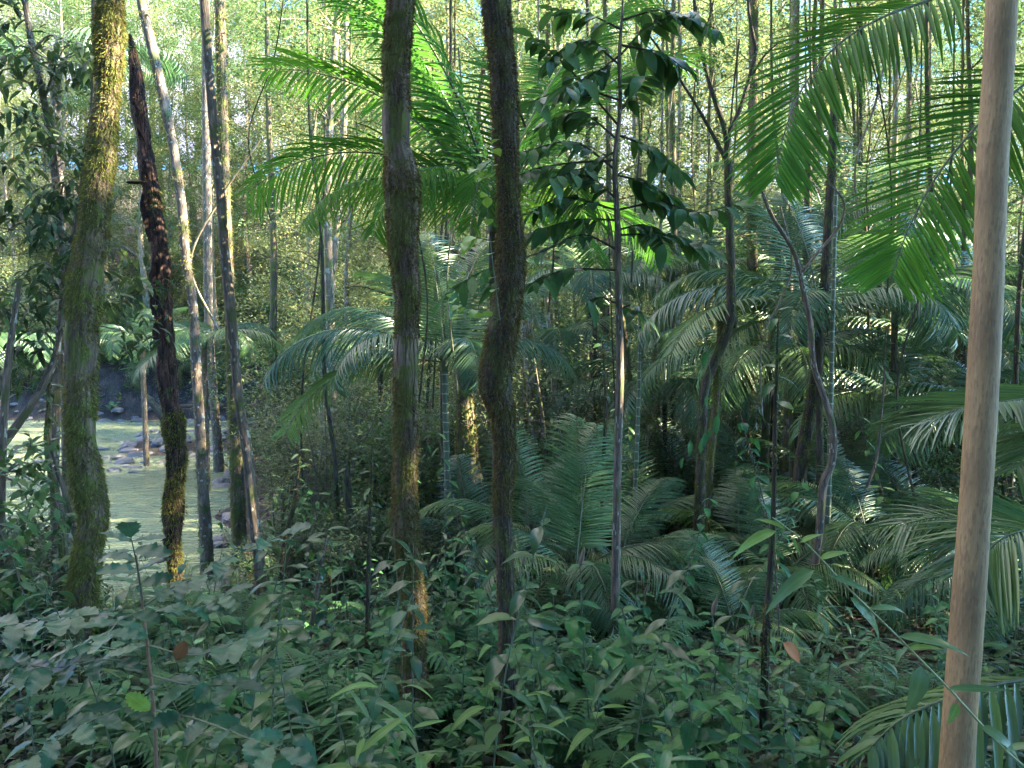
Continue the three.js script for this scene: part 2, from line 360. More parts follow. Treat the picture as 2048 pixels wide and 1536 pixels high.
// ================================================================ the setting
{
  const xs = [], zs = [];
  for (let k = 0; k <= 230; k++) { const t = k / 230 * 2 - 1; xs.push(Math.sign(t) * (Math.abs(t) * 14 + Math.pow(Math.abs(t), 4) * 150)); }
  for (let k = 0; k <= 260; k++) { const t = k / 260; zs.push(t < 0.1 ? lerp(70, 4, t / 0.1) : t < 0.75 ? lerp(4, -46, (t - 0.1) / 0.65) : lerp(-46, -260, Math.pow((t - 0.75) / 0.25, 1.4))); }
  const b = new Builder();
  for (const z of zs) for (const x of xs) b.vert(x, H(x, z), z, x / 1.6, z / 1.6);
  const w = xs.length;
  for (let j = 0; j < zs.length - 1; j++) for (let i = 0; i < w - 1; i++) { const a = j * w + i; b.tri(a, a + 1, a + w); b.tri(a + 1, a + w + 1, a + w); }
  const soil = texture(512, 512, (u, v) => {
    const n = tfbm(u, v, 6, 6, 201, 5), f = tfbm(u, v, 40, 40, 207, 3), g = tfbm(u, v, 17, 17, 211, 3);
    let c = mixc([0.02, 0.015, 0.011], [0.062, 0.046, 0.033], clamp(n * 1.5 - 0.4 + (f - 0.5) * 0.9, 0, 1));
    c = mixc(c, [0.12, 0.088, 0.06], step(f, 0.66, 0.76) * step(g, 0.4, 0.6) * 0.7);
    return mixc(c, [0.035, 0.05, 0.016], step(tfbm(u, v, 4, 4, 223, 4), 0.58, 0.7) * 0.5);
  });
  const relief = texture(512, 512, (u, v) => [tfbm(u, v, 40, 40, 207, 3) * 0.6 + tfbm(u, v, 17, 17, 211, 3) * 0.4], false);
  structure('ground', b.build(), new THREE.MeshPhysicalMaterial({ specularIntensity: 0.3, map: soil, bumpMap: relief, bumpScale: 0.03, roughness: 0.95 }));
}
{ // the creek: milky green, slow, with small ripples
  const xs = 70, zs = 150, b = new Builder();
  for (let j = 0; j <= zs; j++) for (let i = 0; i <= xs; i++) {
    const z = lerp(-9, -43, j / zs), x = lerp(-60, -3, i / xs);
    b.vert(x, WATER + (fbm3(x * 1.4, 0, z * 3.2, 2) - 0.5) * 0.03, z, x / 2.4, z / 2.4);
  }
  for (let j = 0; j < zs; j++) for (let i = 0; i < xs; i++) { const a = j * (xs + 1) + i; b.tri(a, a + 1, a + xs + 1); b.tri(a + 1, a + xs + 2, a + xs + 1); }
  const rip = texture(512, 512, (u, v) => [tfbm(u, v, 7, 16, 301, 4) * 0.65 + tfbm(u, v, 22, 44, 307, 2) * 0.35], false);
  const m = new THREE.MeshPhysicalMaterial({ roughness: 0.14, ior: 1.33, specularIntensity: 0.6, bumpMap: rip, bumpScale: 0.05 });
  m.color.setRGB(0.17, 0.2, 0.11);
  structure('water', b.build(), m);
}
// ---- stones of the bar and the far waterline
{
  const R = rng(31), grey = [0, 1, 2].map((k) => {
    const map = texture(128, 128, (u, v) => { const n = tfbm(u, v, 5, 5, 330 + k, 5), f = tfbm(u, v, 24, 24, 340 + k, 2); return mixc(mixc([0.04, 0.038, 0.036], [0.14, 0.13, 0.12], n * 0.8 + f * 0.2), [0.09, 0.1, 0.03], step(tfbm(u, v, 4, 4, 350 + k, 3), 0.62, 0.72) * 0.6 * k); });
    return new THREE.MeshStandardMaterial({ map, roughness: 0.7 });
  });
  const shapes = [0, 1, 2, 3].map((k) => {
    const g = new THREE.IcosahedronGeometry(1, 2), P = g.attributes.position, p = V();
    for (let i = 0; i < P.count; i++) { p.fromBufferAttribute(P, i); const m = 0.62 + 0.75 * fbm3(p.x * 1.3 + k * 9, p.y * 1.3, p.z * 1.3, 3); P.setXYZ(i, p.x * m * 1.25, p.y * m * 0.62, p.z * m); }
    g.computeVertexNormals();
    return g;
  });
  const put = (x, z, s, label, group) => {
    const y = Math.max(H(x, z), WATER - s * 0.15);
    const m = part(numbered('rock'), R.pick(shapes), R.pick(grey), scene);
    m.position.set(x, y, z); m.rotation.set(R.g() * 0.3, R() * 6.3, R.g() * 0.3); m.scale.set(s, s * R.r(0.7, 1.1), s * R.r(0.7, 1));
    tag(m, label, 'rock', group);
  };
  for (let k = 0; k < 90; k++) {
    const a = R() * 6.3, r = Math.sqrt(R()) * 1.15, bx = Math.cos(a) * r, bz = Math.sin(a) * r, x = -13.2 + bx * 3, d = 28.5 - bx * 1.5 + bz * 5;
    put(x, -d, R.r(0.08, 0.3), 'grey river stone on the bar in the creek', 'stones of the bar in the creek');
  }
  for (let k = 0; k < 46; k++) { const x = lerp(-31, -12, (k + R()) / 46); put(x, -R.r(38.2, 39.6), R.r(0.12, 0.36), 'mossy grey stone along the far waterline', 'stones along the far waterline'); }
  for (let k = 0; k < 16; k++) { const d = R.r(12, 24); put(along(EDGE, d) + R.r(-0.3, 0.6), -d, R.r(0.1, 0.3), 'stone at the near edge of the creek', 'stones along the near waterline'); }
}

// ================================================================ trees
// a tree with limbs; its wood is one body, its crown many small leaves
function treeShape(o) {
  const R = rng(o.seed), wood = new Builder(), leaves = new Builder(true), I4 = new THREE.Matrix4(), n = 7, spine = [];
  let x = 0, z = 0;
  for (let k = 0; k <= n; k++) { spine.push({ p: V(x, o.h * k / n - (k ? 0 : 0.4), z), r: o.r * lerp(1.15, 0.28, Math.pow(k / n, 0.8)) }); x += R.g() * o.bend; z += R.g() * o.bend; }
  wood.add(tube(spine, { rad: 8, step: 0.35, rough: 0.1, freq: 3, seed: o.seed }), I4);
  const curve = new THREE.CatmullRomCurve3(spine.map((q) => q.p));
  for (let k = 0; k < o.limbs; k++) {
    const t = lerp(o.from, 0.99, (k + R() * 0.8) / o.limbs), p = curve.getPoint(t), a = k * 2.4 + R.g(), L = o.reach * R.r(0.6, 1.15) * (o.cone ? 1.25 - t * 0.8 : 1), lift = R.r(0.05, 0.75);
    const q = V(p.x + Math.cos(a) * L * 0.5, p.y + L * lift * 0.5 + 0.1 * L, p.z + Math.sin(a) * L * 0.5), e = V(p.x + Math.cos(a + 0.2) * L, p.y + L * lift * 0.75, p.z + Math.sin(a + 0.2) * L);
    wood.add(tube([{ p, r: o.r * 0.3 * (1.1 - t * 0.6) }, { p: q, r: o.r * 0.18 }, { p: e, r: o.r * 0.06 }], { rad: 5, step: 0.4, rough: 0 }), I4);
    for (let j = 0; j < o.clumps; j++) {
      const s = R.r(0.35, 1.1), c = s < 0.5 ? p.clone().lerp(q, s * 2) : q.clone().lerp(e, s * 2 - 1);
      c.add(V(R.g(), R.g() * 0.6, R.g()).multiplyScalar(o.clumpR * 0.9));
      clump(leaves, c, o.clumpR * R.r(0.5, 1.1), Math.round(o.per * R.r(0.6, 1.3)), o, R);
    }
  }
  const g = new THREE.Group();
  g.name = o.name;
  part('trunk', wood.build(), o.bark, g);
  part('crown', leaves.build(), LEAF.crown, g).userData.kind = 'stuff';
  return g;
}
const farTrees = [0, 1, 2, 3, 4, 5, 6].map((k) => treeShape({
  name: 'forest_tree', seed: 401 + k, h: 19 + (k % 3) * 2, r: 0.13 + 0.03 * (k % 3), bend: 0.32, from: 0.06 + 0.05 * (k % 3), limbs: 30, reach: 2.5 + 0.4 * (k % 2), clumps: 7, clumpR: 0.8, per: 150,
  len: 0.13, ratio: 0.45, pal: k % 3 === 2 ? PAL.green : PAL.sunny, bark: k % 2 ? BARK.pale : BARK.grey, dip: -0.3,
}));
const slimTrees = [0, 1, 2, 3].map((k) => treeShape({
  name: 'slender_tree', seed: 431 + k, h: 12 + k, r: 0.07 + 0.012 * k, bend: 0.22, from: 0.12, limbs: 22, reach: 1.5, clumps: 5, clumpR: 0.55, per: 75, len: 0.11, ratio: 0.4, pal: k % 2 ? PAL.sunny : PAL.green, bark: k % 2 ? BARK.mossy : BARK.pale,
}));
const canopyTrees = [0, 1, 2].map((k) => treeShape({
  name: 'canopy_tree', seed: 451 + k, h: 17 + k, r: 0.22, bend: 0.3, from: 0.58, limbs: 16, reach: 4.2, clumps: 6, clumpR: 1.15, per: 58, len: 0.34, ratio: 0.45, pal: PAL.green, bark: BARK.dark,
}));
const CANOPY = [];                                     // the tall forest behind and beside the viewer, out of the picture; it keeps the sun off the near bank
for (let i = 0; i < 7; i++) for (let j = 0; j < 8; j++) {
  const x = 5 + i * 4.9, z = 10 - j * 5;
  if (x < Math.max(5, -z * 0.72 + 2.4)) continue;
  CANOPY.push([x, z]);
}
for (let i = 0; i < 4; i++) for (let j = 0; j < 3; j++) CANOPY.push([-12 + i * 5, 3 + j * 5]);
{
  const R = rng(101);
  // openings in the leaves through which the sun reaches the trunks and fronds it lights: [photo point, depth, radius]
  const gaps = [[222, 85, 5, 0.12], [218, 160, 5, 0.1], [208, 335, 5, 0], [168, 1115, 5, -0.03], [828, 965, 4.1, -0.02], [838, 1220, 4.1, 0], [1095, 900, 13, 0.45], [940, 890, 12, 0.4], [1180, 830, 13, 0.3], [1270, 890, 10.4, 0.45], [1520, 930, 11, 0.35], [1740, 690, 10.5, 0.45], [1860, 650, 10.8, 0.4], [660, 1210, 6.5, 0.08], [1505, 600, 13.5, 0.5], [1500, 740, 13.5, 0.35], [1487, 870, 13.5, 0.35], [625, 230, 7.4, 0.4], [860, 130, 7.6, 0.4]].map(([px, py, d, r]) => ({ p: at(px, py, d), r }));
  const v = V(), w = V();
  for (const [x0, z0] of CANOPY) {
    const x = x0 + R.g() * 1.6, z = z0 + R.g() * 1.6;
    const o = copyOf(R.pick(canopyTrees), V(x, H(x, z), z), R() * 6.3, R.r(0.85, 1.1), 'tall broad-crowned tree outside the view', 'tall trees around the viewpoint');
    o.userData.category = 'tree';
    o.updateMatrixWorld(true);
    const crown = o.children[1], P = crown.geometry.attributes.position, I = crown.geometry.index.array, kept = [];
    for (let k = 0; k < I.length; k += 6) {             // a leaf is two faces
      v.fromBufferAttribute(P, I[k]).add(w.fromBufferAttribute(P, I[k + 4])).multiplyScalar(0.5).applyMatrix4(crown.matrixWorld);
      if (!gaps.some((g) => { w.copy(v).sub(g.p); const t = w.dot(SUN); return t > 1 && w.addScaledVector(SUN, -t).lengthSq() < (g.r + 0.16) ** 2; })) for (let j = 0; j < 6; j++) kept.push(I[k + j]);
    }
    if (kept.length < I.length) { crown.geometry = crown.geometry.clone(); crown.geometry.setIndex(new THREE.BufferAttribute(new Uint32Array(kept), 1)); }
  }
}
{ // the forest at the viewer's back
  const R = rng(83);
  for (let k = 0; k < 18; k++) { const x = lerp(-18, 16, (k * 0.618) % 1), z = R.r(4.5, 15); copyOf(R.pick(farTrees), V(x, H(x, z), z), R() * 6.3, R.r(0.7, 0.95), 'leafy tree behind the viewpoint, outside the view', 'trees behind the viewpoint').userData.category = 'tree'; }
}
{ // the sunlit forest across the creek and up the slope
  const R = rng(91);
  const put = (px, d, list, s, label, group) => { const p = spot(px, d); copyOf(R.pick(list), p, R() * 6.3, [s * R.r(0.9, 1.15), s, s * R.r(0.9, 1.15)], label, group).userData.category = 'tree'; };
  for (let k = 0; k < 38; k++) put(lerp(-160, 760, (k * 0.618) % 1) + R.g() * 30, lerp(42, 72, k / 38), farTrees, R.r(0.85, 1.15), 'sunlit leafy tree on the slope across the creek', 'trees on the slope across the creek');
  for (let k = 0; k < 56; k++) put(lerp(640, 2250, (k * 0.618) % 1) + R.g() * 30, lerp(27, 70, Math.pow(k / 56, 0.8)), farTrees, R.r(0.85, 1.15), 'sunlit tree in the forest behind the palms', 'trees in the forest behind the palms');
  for (let k = 0; k < 30; k++) put(lerp(-150, 2200, (k * 0.618 + 0.2) % 1), R.r(64, 92), farTrees, R.r(1.25, 1.6), 'tall pale tree high on the far slope', 'trees high on the far slope');
  for (let k = 0; k < 28; k++) put(lerp(620, 2150, (k * 0.618 + 0.3) % 1) + R.g() * 25, R.r(15, 30), slimTrees, R.r(0.8, 1.25), 'slender young tree among the mid-distance palms', 'slender trees among the palms');
}
// ---- leafy bushes that fill the middle distance and the far banks
function bushShape(o) {
  const R = rng(o.seed), wood = new Builder(), leaves = new Builder(true), I4 = new THREE.Matrix4();
  for (let k = 0; k < o.stems; k++) {
    const a = R() * 6.3, L = o.h * R.r(0.7, 1.1), lean = R.r(0.1, 0.5), p = V(R.g() * 0.1, -0.1, R.g() * 0.1), q = V(Math.cos(a) * L * lean * 0.4, L * 0.5, Math.sin(a) * L * lean * 0.4), e = V(Math.cos(a + 0.3) * L * lean, L * 0.95, Math.sin(a + 0.3) * L * lean);
    wood.add(tube([{ p, r: o.r }, { p: q, r: o.r * 0.7 }, { p: e, r: o.r * 0.25 }], { rad: 5, step: 0.3, rough: 0 }), I4);
    for (let j = 0; j < o.clumps; j++) {
      const s = R.r(o.from, 1.1), c = s < 0.5 ? p.clone().lerp(q, s * 2) : q.clone().lerp(e, s * 2 - 1), side = V(R.g(), R.g() * 0.5, R.g()).multiplyScalar(o.spread);
      if (side.length() > 0.25) wood.add(tube([{ p: c, r: o.r * 0.3 }, { p: c.clone().add(side), r: o.r * 0.1 }], { rad: 4, step: 0.4, rough: 0 }), I4);
      c.add(side);
      clump(leaves, c, o.clumpR * R.r(0.6, 1.1), Math.round(o.per * R.r(0.6, 1.3)), o, R);
    }
  }
  const g = new THREE.Group();
  g.name = o.name;
  part('stems', wood.build(), o.bark, g).userData.kind = 'stuff';
  part('foliage', leaves.build(), LEAF.crown, g).userData.kind = 'stuff';
  return g;
}
const fineBush = [0, 1, 2].map((k) => bushShape({ name: 'fine_leaved_bush', seed: 501 + k, h: 2.6, r: 0.018, stems: 8, clumps: 12, from: 0.2, spread: 0.5, clumpR: 0.3, per: 60, len: 0.075, ratio: 0.3, pal: [PAL.olive, PAL.deep, PAL.green][k], bark: woodMat, dip: -0.2 }));
const broadBush = [0, 1, 2].map((k) => bushShape({ name: 'broad_leaved_bush', seed: 521 + k, h: 2, r: 0.02, stems: 7, clumps: 9, from: 0.25, spread: 0.45, clumpR: 0.3, per: 30, len: 0.14, ratio: 0.42, pal: [PAL.deep, PAL.green, PAL.deep][k], bark: woodMat, dip: -0.35, fine: true }));
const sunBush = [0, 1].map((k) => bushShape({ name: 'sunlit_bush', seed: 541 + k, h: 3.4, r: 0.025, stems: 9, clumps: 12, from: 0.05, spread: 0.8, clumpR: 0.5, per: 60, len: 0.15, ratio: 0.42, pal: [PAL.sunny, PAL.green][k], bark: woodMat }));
{
  const R = rng(551);
  const put = (list, px, d, s, label, group) => { copyOf(R.pick(list), spot(px, d), R() * 6.3, s, label, group).userData.category = 'bush'; };
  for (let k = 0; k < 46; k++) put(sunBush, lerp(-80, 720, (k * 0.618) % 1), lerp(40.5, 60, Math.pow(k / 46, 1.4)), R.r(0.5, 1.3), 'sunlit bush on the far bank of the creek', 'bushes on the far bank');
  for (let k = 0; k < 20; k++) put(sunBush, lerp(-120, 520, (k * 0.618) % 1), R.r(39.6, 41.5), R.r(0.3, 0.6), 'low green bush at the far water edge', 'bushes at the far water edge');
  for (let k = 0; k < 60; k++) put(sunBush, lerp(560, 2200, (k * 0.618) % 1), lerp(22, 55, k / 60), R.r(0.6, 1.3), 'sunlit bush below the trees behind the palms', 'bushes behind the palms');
  for (let k = 0; k < 52; k++) put(fineBush, lerp(620, 2100, (k * 0.618 + 0.1) % 1), R.r(12.5, 22), R.r(0.55, 1.1), 'fine-leaved bush in the shade among the palm stems', 'fine-leaved bushes among the palms');
  for (let k = 0; k < 44; k++) put(broadBush, lerp(600, 2100, (k * 0.618 + 0.5) % 1), R.r(11, 20), R.r(0.5, 1), 'broad-leaved bush on the shaded floor among the palms', 'broad-leaved bushes among the palms');
  for (let k = 0; k < 9; k++) put(broadBush, [505, 545, 590, 625, 670, 705, 745, 860, 900][k], R.r(8.2, 11), R.r(0.3, 0.55), 'small broad-leaved bush on the slope', 'broad-leaved bushes on the slope');
  for (let k = 0; k < 7; k++) put(broadBush, [-40, 5, 40, 70, 100, 20, 85][k], R.r(6.2, 9), R.r(0.35, 0.6), 'broad-leaved bush at the creek edge', 'broad-leaved bushes at the creek edge');
  // the ones the eye can pick out
  put(fineBush.slice(0, 1), 640, 12.4, 1.15, 'large olive fine-leaved bush between the lichen-spotted trunk and the dark mossy trunk', 'bushes beside the creek');
  put(fineBush.slice(0, 1), 560, 14, 0.95, 'olive fine-leaved bush on the bare bank behind the lichen-spotted trunk', 'bushes beside the creek');
  put(fineBush.slice(1, 2), 1115, 12, 1.3, 'dark fine-leaved bush just beyond the thin mossy trunk', 'bushes beside the creek');
  put(fineBush.slice(0, 1), 1230, 13, 1.1, 'tall fine-leaved bush behind the big-leaved sapling', 'bushes beside the creek');
  put(fineBush.slice(1, 2), 1960, 9.5, 0.6, 'grey-green fine-leaved bush behind the smooth tan stem', 'bushes beside the creek');
}
// ---- hand-placed trunks: photo points [px, py, width px] at a depth
function trunkPoints(list, d, dTop = d) {
  const pts = list.map(([px, py, w], k) => { const dd = lerp(dTop, d, k / (list.length - 1)); return { p: at(px, py, dd), r: w * SCALE(dd) / 2 }; });
  const low = pts.at(-1), g = H(low.p.x, low.p.z) - 0.15;
  if (low.p.y > g) pts.push({ p: V(low.p.x, g, low.p.z), r: low.r * 1.12 });
  const top = pts[0];
  if (list[0][1] <= 0) {                               // trunks that leave the picture go on above it
    const dir = pts[0].p.clone().sub(pts[1].p).normalize();
    dir.x *= 0.5;
    pts.unshift({ p: top.p.clone().addScaledVector(dir, 1.2), r: top.r * 0.95 }, { p: top.p.clone().addScaledVector(dir.setX(dir.x * 0.4), 3), r: top.r * 0.8 });
    pts[0].p.x += 0; [pts[0], pts[1]] = [pts[1], pts[0]];
  }
  return pts.reverse();
}
const MOSS = [[0.13, 0.15, 0.026], [0.095, 0.115, 0.024], [0.175, 0.18, 0.035], [0.075, 0.075, 0.022], [0.12, 0.08, 0.034]];
const MOSSY_BROWN = [[0.12, 0.095, 0.03], [0.085, 0.072, 0.022], [0.15, 0.115, 0.04], [0.065, 0.04, 0.02], [0.12, 0.12, 0.026]];
function handTree(name, label, list, d, mat, o = {}) {
  const pts = trunkPoints(list, d, o.dTop), base = pts[0].p.clone();
  const t = thing(name, label, o.category ?? 'tree', V(base.x, H(base.x, base.z), base.z), o.group);
  const world = tube(pts, { rad: o.rad ?? 14, step: o.step ?? 0.035, rough: o.rough ?? 0.16, freq: o.freq ?? 7, seed: d * 7 + list[0][0] });
  if (o.moss) {
    const g = strands(world, o.moss, o.lo ?? 0.012, o.hi ?? 0.045, o.w ?? 0.0035, o.colors ?? MOSS, list[0][0] + 3, o.keep);
    part('moss', local(g, t), mossMat, t).userData.kind = 'stuff';
  }
  part('trunk', local(world, t), mat, t);
  return t;
}
const patchy = (lo, hi, f = 4) => (p) => smooth(fbm3(p.x * f, p.y * f, p.z * f, 3), lo, hi);
handTree('mossy_tree', 'thick trunk furred with yellow-green moss, leaning beside the creek',
  [[222, 0, 46], [220, 60, 52], [219, 130, 50], [216, 200, 42], [206, 290, 46], [192, 390, 50], [184, 480, 58], [173, 560, 62], [164, 640, 56], [163, 740, 60], [162, 840, 52], [166, 910, 52], [177, 978, 60], [186, 1030, 54], [174, 1118, 54], [164, 1187, 54], [156, 1260, 54], [150, 1400, 60]], 5.1, BARK.mossy,
  { rad: 20, step: 0.025, moss: 40000, lo: 0.008, hi: 0.034, w: 0.003, keep: patchy(0.32, 0.5), rough: 0.2 });
{
  const t = handTree('dead_snag', 'broken reddish dead trunk with peeling bark, tapering to a splintered point',
    [[259, 68, 4], [263, 90, 11], [268, 120, 20], [277, 200, 30], [291, 300, 29], [306, 400, 32], [320, 500, 33], [327, 600, 32], [331, 700, 34], [340, 800, 39], [349, 860, 41], [353, 910, 40], [350, 960, 33], [345, 1016, 40], [348, 1100, 30], [354, 1200, 25], [356, 1245, 26]], 7.6, BARK.red,
    { rough: 0.36, freq: 10, rad: 24, step: 0.025, moss: 12000, keep: (p) => p.y < 0.95 ? 0.25 + 0.75 * smooth(fbm3(p.x * 4, p.y * 4, p.z * 4), 0.4, 0.55) : p.y > 2.9 && p.y < 3.1 ? 0.6 : 0.05 });
  const R = rng(610);
  for (const [px, py, len, a] of [[283, 235, 0.34, 0.2], [272, 180, 0.28, -0.1], [292, 395, 0.5, 0.1], [300, 440, 0.42, 0.15], [312, 590, 0.4, 0.05], [309, 545, 0.2, -0.1], [316, 655, 0.38, 0.1]]) {   // loose strips of bark on its side
    const g = new THREE.BoxGeometry(0.05, len, 0.012, 2, 8, 1), P = g.attributes.position;
    for (let i = 0; i < P.count; i++) { const y = P.getY(i) / len; P.setX(i, P.getX(i) * (1.1 - Math.abs(y + R.g() * 0.05)) + 0.012 * Math.sin(y * 9)); P.setZ(i, P.getZ(i) + 0.03 * y * y); }
    g.computeVertexNormals();
    const m = part('bark_strip', g, BARK.red, t);
    m.position.copy(at(px - 4, py, 7.52)).sub(t.position); m.rotation.set(0, a * 3, -0.12 + a);
  }
  const g = new THREE.SphereGeometry(0.085, 12, 6, 0, Math.PI * 2, 0, Math.PI / 2); g.scale(1.3, 0.35, 0.8);
  const f = part('bracket_fungus', g, BARK.dark, t); f.position.copy(at(275, 366, 7.55)).sub(t.position);
}
handTree('grey_tree', 'slim pale grey trunk with thin moss, just beyond the reddish dead snag',
  [[282, 0, 17], [302, 85, 19], [329, 205, 19], [349, 308, 17], [363, 410, 18], [371, 513, 18], [385, 602, 18], [393, 739, 20], [401, 876, 20], [408, 1012, 23], [413, 1090, 26]], 12.4, BARK.grey, { moss: 3500, hi: 0.06, w: 0.006, keep: patchy(0.45, 0.6), rough: 0.08 });
handTree('lichen_tree', 'slim brown trunk spotted with white lichen, leaning over the bare bank',
  [[408, 0, 17], [415, 100, 17], [423, 200, 18], [431, 300, 17], [442, 400, 18], [449, 500, 18], [459, 600, 21], [469, 700, 19], [478, 800, 18], [494, 900, 21], [504, 1000, 21], [516, 1100, 22], [526, 1200, 25], [530, 1260, 25]], 7.7, BARK.grey, { rough: 0.07, moss: 500, keep: patchy(0.55, 0.7) });
handTree('mossy_pillar_tree', 'straight green-mossed trunk directly behind the lichen-spotted trunk',
  [[440, 0, 20], [444, 150, 20], [447, 300, 20], [455, 500, 20], [460, 620, 22], [464, 740, 22], [470, 850, 25], [474, 960, 27], [478, 1070, 29]], 13, BARK.mossy, { moss: 7000, hi: 0.07, w: 0.006, rough: 0.1 });
handTree('bank_tree', 'grey trunk rising from the stones at the creek edge',
  [[411, 0, 14], [412, 200, 15], [414, 380, 17], [416, 560, 17], [419, 680, 17], [428, 800, 17], [436, 900, 19], [438, 940, 22]], 23, BARK.grey, { step: 0.1, rough: 0.06 });
handTree('grey_companion_tree', 'thin grey trunk close behind the thick moss-furred trunk',
  [[188, 0, 10], [190, 120, 11], [184, 250, 13], [172, 340, 14], [158, 430, 16], [146, 520, 18], [140, 620, 16], [136, 760, 16], [134, 950, 17], [136, 1180, 20]], 6.6, BARK.grey, { rough: 0.1, moss: 4000, keep: patchy(0.4, 0.6) });
handTree('dark_mossy_tree', 'dark upright trunk shaggy with moss and patches of reddish bark',
  [[801, 0, 54], [794, 100, 54], [793, 200, 48], [794, 290, 56], [803, 350, 70], [805, 410, 64], [806, 500, 54], [815, 600, 45], [812, 700, 48], [811, 800, 47], [811, 900, 46], [811, 1000, 46], [811, 1060, 50], [815, 1120, 50], [827, 1200, 44], [828, 1300, 46], [830, 1400, 50], [834, 1536, 50]], 4.05, BARK.mossy,
  { rad: 20, step: 0.025, moss: 42000, lo: 0.006, hi: 0.024, w: 0.0022, colors: MOSSY_BROWN, keep: patchy(0.3, 0.48), rough: 0.2 });
handTree('thin_mossy_tree', 'thinner upright trunk with thick moss above and bare grey bark below',
  [[992, 0, 56], [1000, 90, 48], [1008, 180, 54], [1011, 280, 46], [1016, 370, 38], [1021, 450, 46], [1022, 520, 56], [1016, 600, 58], [1004, 660, 60], [996, 720, 64], [993, 775, 60], [1006, 830, 46], [1010, 900, 38], [1005, 1000, 38], [1009, 1100, 36], [1012, 1200, 36], [1014, 1300, 36], [1015, 1400, 37], [1017, 1536, 38]], 3.8, BARK.dark,
  { rad: 20, step: 0.025, moss: 38000, lo: 0.006, hi: 0.025, w: 0.002, colors: MOSSY_BROWN, rough: 0.14, keep: (p) => (p.y > 0.75 ? 1 : 0.18) * smooth(fbm3(p.x * 4, p.y * 4, p.z * 4, 3), p.y > 0.75 ? 0.26 : 0.45, p.y > 0.75 ? 0.44 : 0.6) });
handTree('smooth_tan_tree', 'smooth tan leafless stem standing closest to the viewer',
  [[2003, 0, 55], [1996, 150, 55], [1986, 300, 56], [1978, 520, 55], [1969, 700, 57], [1951, 1000, 58], [1937, 1200, 61], [1922, 1400, 63], [1913, 1536, 65]], 2.5, BARK.pole, { rough: 0.035, freq: 4, rad: 24 });
// forked tree
{
  const t = handTree('forked_tree', 'slender dark tree with a bent trunk that forks into bare branches',
    [[1457, 320, 17], [1458, 420, 17], [1462, 560, 18], [1460, 640, 20], [1440, 700, 19], [1412, 770, 18], [1405, 850, 19], [1400, 1000, 21], [1393, 1250, 24]], 8.6, BARK.dark, { rough: 0.1, moss: 3000, hi: 0.03, keep: (p) => (p.y < 0.6 ? 1 : 0.1) });
  for (const list of [[[1455, 330, 13], [1452, 270, 12], [1420, 170, 9], [1395, 60, 8], [1385, -40, 6]], [[1452, 275, 10], [1475, 230, 9], [1498, 160, 9], [1510, 100, 8], [1500, 40, 7], [1493, -40, 6]], [[1450, 316, 9], [1415, 250, 7], [1380, 190, 6], [1320, 100, 5], [1290, 60, 3]], [[1494, 170, 5], [1530, 110, 4], [1562, 82, 2]]])
    part('branch', local(tube(list.map(([x, y, w]) => ({ p: at(x, y, 8.6), r: w * SCALE(8.6) / 2 })), { rad: 8, step: 0.06, rough: 0.1 }), t), BARK.dark, t);
}
handTree('mossy_companion_tree', 'thin moss-edged trunk hard against the bent forked tree', [[1446, 620, 12], [1438, 720, 14], [1428, 850, 15], [1415, 1000, 17], [1408, 1240, 20]], 9.2, BARK.mossy, { moss: 4000, hi: 0.04 });
handTree('crooked_mossy_tree', 'crooked trunk with yellow moss lit on one edge, behind the forked tree', [[1508, 0, 17], [1506, 260, 18], [1504, 500, 20], [1509, 640, 22], [1502, 720, 24], [1490, 800, 26], [1487, 880, 24], [1482, 1000, 22], [1470, 1090, 24]], 13.5, BARK.mossy, { moss: 9000, hi: 0.07, w: 0.006 });
handTree('dark_twin_tree', 'dark trunk leaning in front of its twin, beside the curving grey sapling', [[1668, 200, 14], [1660, 400, 17], [1645, 620, 20], [1628, 780, 22], [1606, 900, 26], [1592, 1040, 26], [1582, 1230, 28]], 9.6, BARK.dark, { moss: 5000, hi: 0.035, keep: patchy(0.4, 0.6) });
handTree('dark_twin_tree', 'dark upright trunk just behind the leaning one, beside the curving grey sapling', [[1618, 300, 13], [1614, 500, 16], [1608, 640, 18], [1598, 760, 20], [1594, 900, 22], [1596, 1100, 22]], 11.5, BARK.dark, { moss: 3500, hi: 0.04, keep: patchy(0.4, 0.6) });
